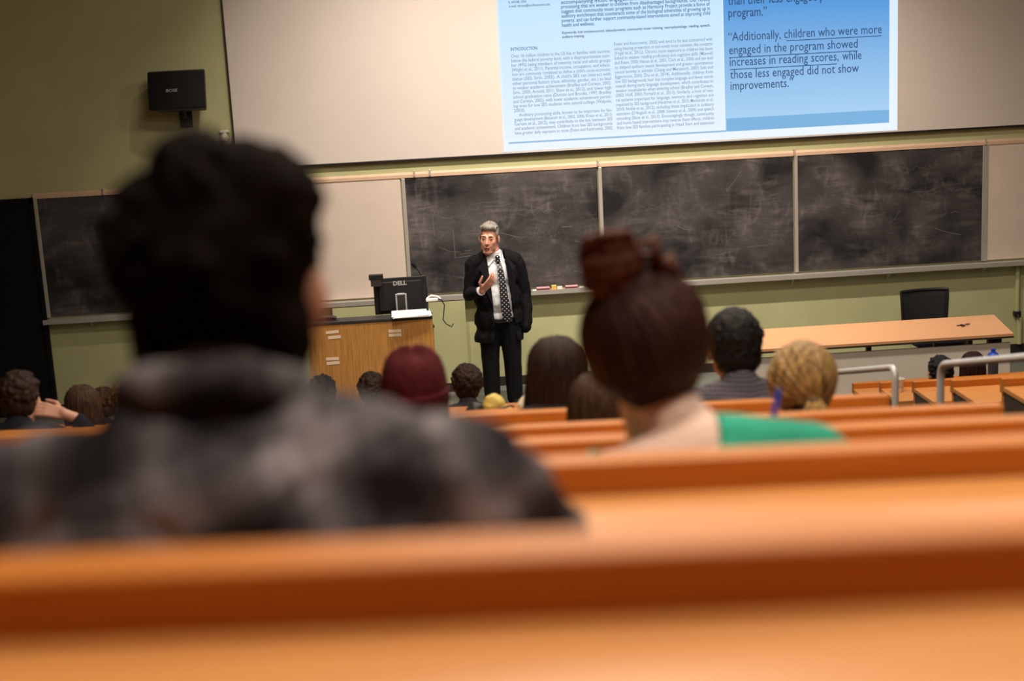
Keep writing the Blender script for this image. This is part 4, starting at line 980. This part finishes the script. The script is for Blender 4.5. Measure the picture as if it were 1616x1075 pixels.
obj('hair_bun', bun.mesh('hair_bun'), 'hair_bun', hr, label='twisted auburn hair bun, painted in a lit tone')
# pen leaning on her row's upstand
pn = thing('pen', 'blue pen leaning on the desk upstand beside the green shoulder', 'pen', (0.575, 2.49, RZ[2]-0.04))
obj('barrel', G().tube([(0, 0, 0.002), (0.022, 0.012, 0.085)], 0.0045, 8), 'paper', pn)
obj('pen_cap', G().tube([(0.0215, 0.0118, 0.083), (0.034, 0.0185, 0.132)], 0.006, 8), 'blue', pn)

# ---------------------------------------------------------------- man in plaid shirt (nearest)
t = thing('person', 'man in a grey plaid hooded shirt seen from behind, nearest to the camera', 'person', (-0.20, 1.04, FLOOR[1]), 0, 'seated students')
fz = FLOOR[1]
hc = Vector((0.006, 0.30, 3.245-fz)); Mh = Euler((0.12, 0.02, -0.20)).to_matrix()
g = G(); head_prims(g, hc, 1.02, 1.0, Mh)
g.chain([(hc+Vector((0, -0.03, -0.06)), 0.060), ((-0.005, 0.20, 0.985), 0.062), ((0, 0.14, 0.91), 0.07)])
g.ell((0, 0.12, 0.80), (0.14, 0.09, 0.14))
for k in (-1, 1):
    g.chain([((k*0.18, 0.36, 0.79), 0.03), ((k*0.10, 0.44, 0.772), 0.027)])
    g.chain([((k*0.10, 0.12, 0.83), 0.05), ((k*0.26, 0.25, 0.80), 0.04), ((k*0.18, 0.36, 0.79), 0.03)])
    hand_prims(g, (k*0.10, 0.44, 0.772), (-k*0.6, 0.8, 0), (0, 0, -1), k, 1.05, 0.2)
V, F = remesh(g, 0.005, 3); V = face_sculpt(V, hc, 1.02, 1, Mh); V[:, 2] = np.where((V[:, 1] > 0.29) & (V[:, 2] < 0.744) & (V[:, 2] > 0.70), 0.744, V[:, 2]); obj('body', from_vf('body', V, F), 'skin', t)
g = G()
g.ell((0, 0.02, 0.60), (0.18, 0.13, 0.15)); g.ell((0, 0.07, 0.75), (0.215, 0.14, 0.16)); g.ell((0, 0.10, 0.86), (0.20, 0.125, 0.11))
g.chain([((-0.205, 0.14, 0.904), 0.078), ((-0.09, 0.13, 0.924), 0.076), ((0.09, 0.13, 0.930), 0.076), ((0.195, 0.14, 0.908), 0.080)])
for k in (-1, 1): g.chain([((k*0.205, 0.15, 0.892 if k > 0 else 0.886), 0.080), ((k*0.275, 0.28, 0.812), 0.058), ((k*0.285, 0.30, 0.802), 0.055), ((k*0.17, 0.40, 0.788), 0.042)])
V, F = remesh(g, 0.008, 5); V = folds(V, 0.016, 9, 3.0, (1.2, 1, 0.7)); V = folds(V, 0.006, 26, 8.0); V[:, 2] = np.where((V[:, 1] > 0.28) & (V[:, 2] < 0.746) & (V[:, 2] > 0.66), 0.746, V[:, 2])
obj('shirt', from_vf('shirt', V, F), 'plaid', t)
# hood lying in a roll round the neck and down the back
g = G()
ring = []
for a in np.linspace(-PI*0.12, PI*1.12, 15):
    ring.append((Vector((math.cos(a)*0.066-0.004, 0.19-math.sin(a)*0.064, 1.000+0.026*math.sin(a))), 0.026))
g.chain(ring)
hoodp = []
for a in np.linspace(-PI*0.02, PI*1.02, 15):
    hoodp.append((Vector((math.cos(a)*0.080, 0.14-math.sin(a)*0.090, 0.975-0.040*math.sin(a))), 0.026+0.013*math.sin(a)))
g.chain(hoodp)
hoodq = []
for a in np.linspace(PI*0.12, PI*0.88, 11):
    hoodq.append((Vector((math.cos(a)*0.085, 0.11-math.sin(a)*0.100, 0.945-0.085*math.sin(a))), 0.028))
g.chain(hoodq); g.ell((0, 0.06, 0.935), (0.07, 0.06, 0.06))
V, F = remesh(g, 0.007, 4); V = folds(V, 0.006, 20, 2.0)
obj('hood', from_vf('hood', V, F), 'plaid', t)
g = G(); g.ell((0, -0.01, 0.495), (0.18, 0.13, 0.085))
for k in (-1, 1): g.chain([((k*0.09, 0.02, 0.488), 0.076), ((k*0.115, 0.40, 0.485), 0.06), ((k*0.115, 0.40, 0.06), 0.045), ((k*0.12, 0.50, 0.05), 0.038)])
V, F = remesh(g, 0.012, 4); V[:, 2] = np.maximum(V[:, 2], 0.003); obj('trousers', from_vf('tr', V, F), 'jeans', t)
# tousled hair
g = G(); g.ell((0, -0.02, 0.040), (0.090, 0.108, 0.090)); g.ell((0, -0.050, -0.03), (0.088, 0.066, 0.088)); g.ell((0, -0.06, -0.085), (0.060, 0.045, 0.045)); g.ell((0.048, -0.03, 0.085), (0.048, 0.055, 0.045)); g.ell((-0.012, -0.03, 0.105), (0.045, 0.055, 0.040))
rnd = random.Random(77)
for i in range(330):
    a = rnd.uniform(0, 2*PI); z_ = rnd.uniform(-0.75, 1); y_ = math.sin(a); r_ = math.sqrt(1-z_*z_)
    if (z_ < 0.3 and y_ > 0.0) or (z_ < 0.05 and abs(math.cos(a)*r_) > 0.72): continue
    n_ = Vector((math.cos(a)*r_, y_*r_, z_)); p = Vector((n_.x*0.088, -0.02+n_.y*0.106, 0.032+n_.z*0.092))
    big = 1.0 if z_ > 0.1 else 0.55
    tip = p + (n_*rnd.uniform(0.0, 0.012) + Vector((rnd.uniform(-1, 1), rnd.uniform(-1, 1), rnd.uniform(-0.9, 0.5)))*0.014)*big
    g.cap(p-n_*0.01, tip, 0.014*big+0.003, 0.009, 7)
V, F = remesh(g, 0.005, 6); V = folds(V, 0.005, 35, 9.0)
hr = obj('hair', from_vf('hair', V, F), 'hair_blackbrown', t); hr.matrix_local = Matrix.Translation(hc) @ Mh.to_4x4() @ Matrix.Scale(1.03, 4)

# ---------------------------------------------------------------- the lecturer (faces -Y)
MX, MY = 0.53, 13.35
t = thing('person', 'lecturer in black suit and dotted tie standing before the chalkboard, hand raised', 'person', (MX, MY, 0))
hc = Vector((-0.045, -0.04, 1.665)); HS, ZS = 1.14, 1.06
Mh = (Euler((0.05, 0.06, 0.0)).to_matrix()) @ Matrix.Rotation(PI-0.22, 3, 'Z')
g = G(); head_prims(g, hc, HS, ZS, Mh)
g.chain([(hc+Vector((0.01, 0.03, -0.07)), 0.068), ((-0.012, 0.01, 1.52), 0.068), ((-0.01, 0.02, 1.46), 0.07)])
g.ell(hc+Mh @ Vector((0, 0.055, -0.128)), (0.05, 0.045, 0.026))
g.ell((0, 0.02, 1.28), (0.15, 0.085, 0.17)); g.ell((0.01, 0.015, 1.05), (0.14, 0.09, 0.18)); g.chain([((-0.18, 0.02, 1.40), 0.042), ((0, 0.03, 1.39), 0.050), ((0.18, 0.02, 1.40), 0.042)])
g.chain([((0.20, 0.01, 1.40), 0.045), ((0.268, 0.04, 1.10), 0.038), ((0.278, -0.02, 0.86), 0.030), ((0.268, -0.03, 0.80), 0.032)])
wr = Vector((-0.150, -0.29, 1.205)); g.chain([((-0.20, 0.01, 1.40), 0.045), ((-0.262, 0.015, 1.12), 0.040), (wr-Vector((0.03, -0.08, 0.025)), 0.034), (wr, 0.030)])
V, F = remesh(g, 0.0045, 6)
bodyV, bodyF = V, F
g = G().add([tuple(p) for p in V], F); hand_prims(g, wr, (0.62, -0.35, 0.62), (-0.25, 0.75, 0.55), 1, 1.22, 0.5, 0.9, (0.30, 0.45, 0.55, 0.65))
V, F = remesh(g, 0.0042, 1); V = face_sculpt(V, hc, HS, ZS, Mh); me = from_vf('body', V, F)
body = obj('body', me, 'skinred', t)
def hp(x, y, z): return hc + Mh @ Vector((x*HS, y*HS, z*HS*ZS))
for k in (-1, 1):
    ey = obj('eye', smooth_edges(G().ell(hp(k*0.031, 0.0775, 0.003), 0.0125*HS).mesh('e'), 180), 'eyew', body)
    obj('iris', smooth_edges(G().ell(hp(k*0.031, 0.0885, 0.001), 0.0048*HS).mesh('e'), 180), 'iris', body)
    obj('eyebrow', smooth_edges(G().chain([(hp(k*0.014, 0.096, 0.023), 0.003), (hp(k*0.030, 0.096, 0.028), 0.0035), (hp(k*0.046, 0.086, 0.024), 0.0022)]).mesh('e'), 180), 'hair_grey', body)
    obj('eyelid', smooth_edges(G().ell(hp(k*0.031, 0.080, 0.0085), (0.0165*HS, 0.0125*HS, 0.0065*HS), Mh.to_euler()).mesh('e'), 180), 'skinred', body)
mo = obj('mouth', smooth_edges(G().ell(hp(0.0, 0.0985, -0.0695), (0.020*HS, 0.008*HS, 0.0085*HS), Mh.to_euler()).mesh('m'), 180), 'mouthdark', body)
obj('upper_lip', smooth_edges(G().chain([(hp(-0.021, 0.094, -0.066), 0.003), (hp(0, 0.104, -0.060), 0.0045), (hp(0.021, 0.094, -0.066), 0.003)]).mesh('m'), 180), 'lip', body)
obj('lower_lip', smooth_edges(G().chain([(hp(-0.019, 0.094, -0.074), 0.003), (hp(0, 0.101, -0.081), 0.006), (hp(0.019, 0.094, -0.074), 0.003)]).mesh('m'), 180), 'lip', body)
obj('teeth', G().ell(hp(0, 0.1005, -0.0655), (0.014*HS, 0.005*HS, 0.0028*HS), Mh.to_euler()), 'teeth', mo)
# hair: short, greying, swept back
g = G(); g.ell((0, -0.025, 0.050), (0.080, 0.096, 0.078)); g.ell((0, -0.07, -0.01), (0.072, 0.05, 0.07)); g.ell((0, 0.045, 0.088), (0.060, 0.045, 0.030))
for k in (-1, 1): g.ell((k*0.071, 0.005, 0.028), (0.010, 0.030, 0.042)); g.ell((k*0.072, 0.012, -0.005), (0.006, 0.010, 0.026))
e = G(); rnd = random.Random(5)
for i in range(60):
    x = rnd.uniform(-0.062, 0.062); z0 = 0.095-abs(x)*0.35
    e.tube([(x, 0.078-abs(x)*0.4, z0-0.012), (x*1.02, 0.05, z0+0.022), (x*1.05, 0.0, z0+0.034-abs(x)*0.35), (x*1.05, -0.06, z0+0.012)], [0.004, 0.008, 0.008, 0.004], 6)
V, F = remesh(g, 0.006, 2)
hr = obj('hair', from_vf('hair', V, F, True, e), 'hair_grey', t)
hr.matrix_local = Matrix.Translation(hc) @ Mh.to_4x4() @ Matrix.Diagonal((HS, HS, HS*ZS, 1))
# white shirt
g = G(); g.ell((0, 0.0, 1.30), (0.19, 0.135, 0.17)); g.ell((0.02, -0.012, 1.08), (0.180, 0.150, 0.20)); g.ell((0.01, 0, 0.92), (0.19, 0.14, 0.10)); g.cap((0, 0.01, 1.42), (0, 0.01, 1.49), 0.085, 0.078)
V, F = remesh(g, 0.010, 4); V = folds(V, 0.006, 14, 4)
sh = obj('shirt', from_vf('shirt', V, F), 'shirtw', t)
# collar wings
g = G()
for k in (-1, 1):
    P = [(0.004*k-0.012, -0.085, 1.455), (0.070*k-0.012, -0.055, 1.512), (0.084*k-0.012, 0.0, 1.515), (0.095*k-0.012, -0.045, 1.455), (0.062*k-0.006, -0.118, 1.405)]
    V = [Vector(p) for p in P]+[Vector(p)+Vector((0.0, 0.008, 0.004)) for p in P]
    n = len(P); g.add(V, [list(range(n)), list(range(2*n-1, n-1, -1))]+[[i, (i+1) % n, (i+1) % n+n, i+n] for i in range(n)])
g.lathe([(0.088, 1.45), (0.084, 1.525)], c=(-0.012, 0.012, 0), n=20)
obj('collar', g, 'shirtw', sh)
cuff = G(); d = Vector((-0.06, 0.17, -0.05)).normalized(); cuff.tube([wr+d*0.008, wr+d*0.075], 0.043, 14)
obj('cuff', smooth_edges(cuff.mesh('c')), 'shirtw', sh)
# tie
path = [(0.025, -0.098, 1.455), (0.040, -0.145, 1.38), (0.052, -0.168, 1.25), (0.062, -0.184, 1.10), (0.075, -0.180, 0.97), (0.084, -0.172, 0.90), (0.088, -0.168, 0.868)]
wd = [0.018, 0.026, 0.033, 0.040, 0.046, 0.046, 0.010]
V = []; F = []
for (x, y, z), h in zip(path, wd): V += [(x-h, y+0.004, z), (x+h, y+0.004, z), (x+h, y-0.006, z), (x-h, y-0.006, z)]
for i in range(len(path)-1):
    a = 4*i
    for j in range(4): F.append([a+j, a+(j+1) % 4, a+4+(j+1) % 4, a+4+j])
F += [[3, 2, 1, 0], [4*len(path)-4+j for j in range(4)]]
tie = obj('tie', G().add(V, F), 'tie', t)
obj('tie_knot', smooth_edges(G().chain([((0.020, -0.108, 1.478), 0.026), ((0.026, -0.118, 1.445), 0.018)]).mesh('k')), 'tie', tie)
# jacket
g = G()
g.ell((0, 0.01, 1.30), (0.225, 0.150, 0.18)); g.ell((0.005, 0.0, 1.08), (0.225, 0.172, 0.22)); g.ell((0.0, 0.005, 0.88), (0.235, 0.170, 0.20)); g.ell((0.0, 0.005, 0.68), (0.242, 0.165, 0.22))
g.chain([((-0.195, 0.01, 1.425), 0.075), ((-0.07, 0.02, 1.470), 0.078), ((0.07, 0.02, 1.470), 0.078), ((0.190, 0.01, 1.430), 0.075)])
g.chain([((-0.215, 0.01, 1.40), 0.074), ((-0.262, 0.015, 1.12), 0.062), ((-0.165, -0.25, 1.190), 0.048)])
g.chain([((0.213, 0.01, 1.40), 0.074), ((0.268, 0.04, 1.10), 0.063), ((0.278, -0.02, 0.84), 0.056)]); g.ell((0.265, -0.03, 0.79), (0.05, 0.06, 0.07))
V, F = remesh(g, 0.009, 5); V = folds(V, 0.009, 11, 1.5, (1.3, 1, 0.8)); V = folds(V, 0.004, 30, 3)
hem = 0.665; keep = []
def open_l(z): return -0.085+0.045*max(0, (1.47-z)/0.6) if z > 0.86 else -0.04-0.10*(0.86-z)
def open_r(z): return 0.090+0.065*max(0, (1.47-z)/0.6) if z > 0.86 else 0.155+0.10*(0.86-z)
for f in F:
    c = V[list(f)].mean(0)
    if c[2] < hem: continue
    onarm = c[0] < -0.02 and c[1] < -0.19 and c[2] > 1.08
    if c[1] < -0.03 and open_l(c[2]) < c[0] < open_r(c[2]) and not onarm: continue
    if c[2] > 1.47 and abs(c[0]) < 0.085: continue
    if c[2] > 1.44 and c[1] < -0.02 and abs(c[0]) < 0.09: continue
    keep.append(f)
V = smooth_rim(V, keep)
jk = obj('jacket', from_vf('jacket', V, keep), 'suit', t); so = jk.modifiers.new('s', 'SOLIDIFY'); so.thickness = 0.008; so.offset = -1
# lapels
for k in (-1, 1):
    sgn = k
    if k < 0: P = [(-0.085, -0.075, 1.50), (-0.165, -0.105, 1.39), (-0.135, -0.135, 1.35), (-0.150, -0.150, 1.30), (-0.045, -0.182, 1.02), (-0.058, -0.155, 1.25)]
    else: P = [(0.090, -0.075, 1.50), (0.185, -0.105, 1.39), (0.160, -0.130, 1.35), (0.180, -0.140, 1.30), (0.150, -0.172, 1.02), (0.112, -0.150, 1.25)]
    V = [Vector(p)+Vector((0, -0.010, 0)) for p in P]+[Vector(p)+Vector((0, 0.006, 0)) for p in P]; n = len(P)
    obj('lapel', G().add(V, [list(range(n)), list(range(2*n-1, n-1, -1))]+[[i, (i+1) % n, (i+1) % n+n, i+n] for i in range(n)]), 'suit', jk)
# trousers
g = G(); g.ell((0.01, 0.0, 0.88), (0.185, 0.135, 0.12))
g.chain([((-0.085, 0.0, 0.82), 0.110), ((-0.095, 0.0, 0.48), 0.088), ((-0.092, 0.02, 0.085), 0.078)])
g.chain([((0.105, 0.0, 0.82), 0.110), ((0.118, 0.0, 0.48), 0.088), ((0.125, 0.02, 0.085), 0.078)])
V, F = remesh(g, 0.010, 4); V = folds(V, 0.006, 10, 6, (1, 1, 0.6)); V[:, 2] = np.maximum(V[:, 2], 0.03)
tr = obj('trousers', from_vf('trousers', V, F), 'trouser', t)
obj('belt', smooth_edges(G().lathe([(0.186, 0.860), (0.190, 0.865), (0.190, 0.893), (0.186, 0.898)], c=(0.01, 0, 0), n=28, sy=0.76).mesh('b')), 'shoe', tr)
for x in (-0.095, 0.13):
    g = G(); g.chain([((x, 0.04, 0.052), 0.048), ((x*1.08, -0.10, 0.046), 0.044), ((x*1.12, -0.18, 0.036), 0.034)])
    V, F = remesh(g, 0.007, 3); V[:, 2] = np.maximum(V[:, 2], 0.004); obj('shoe', from_vf('shoe', V, F), 'shoe', t)
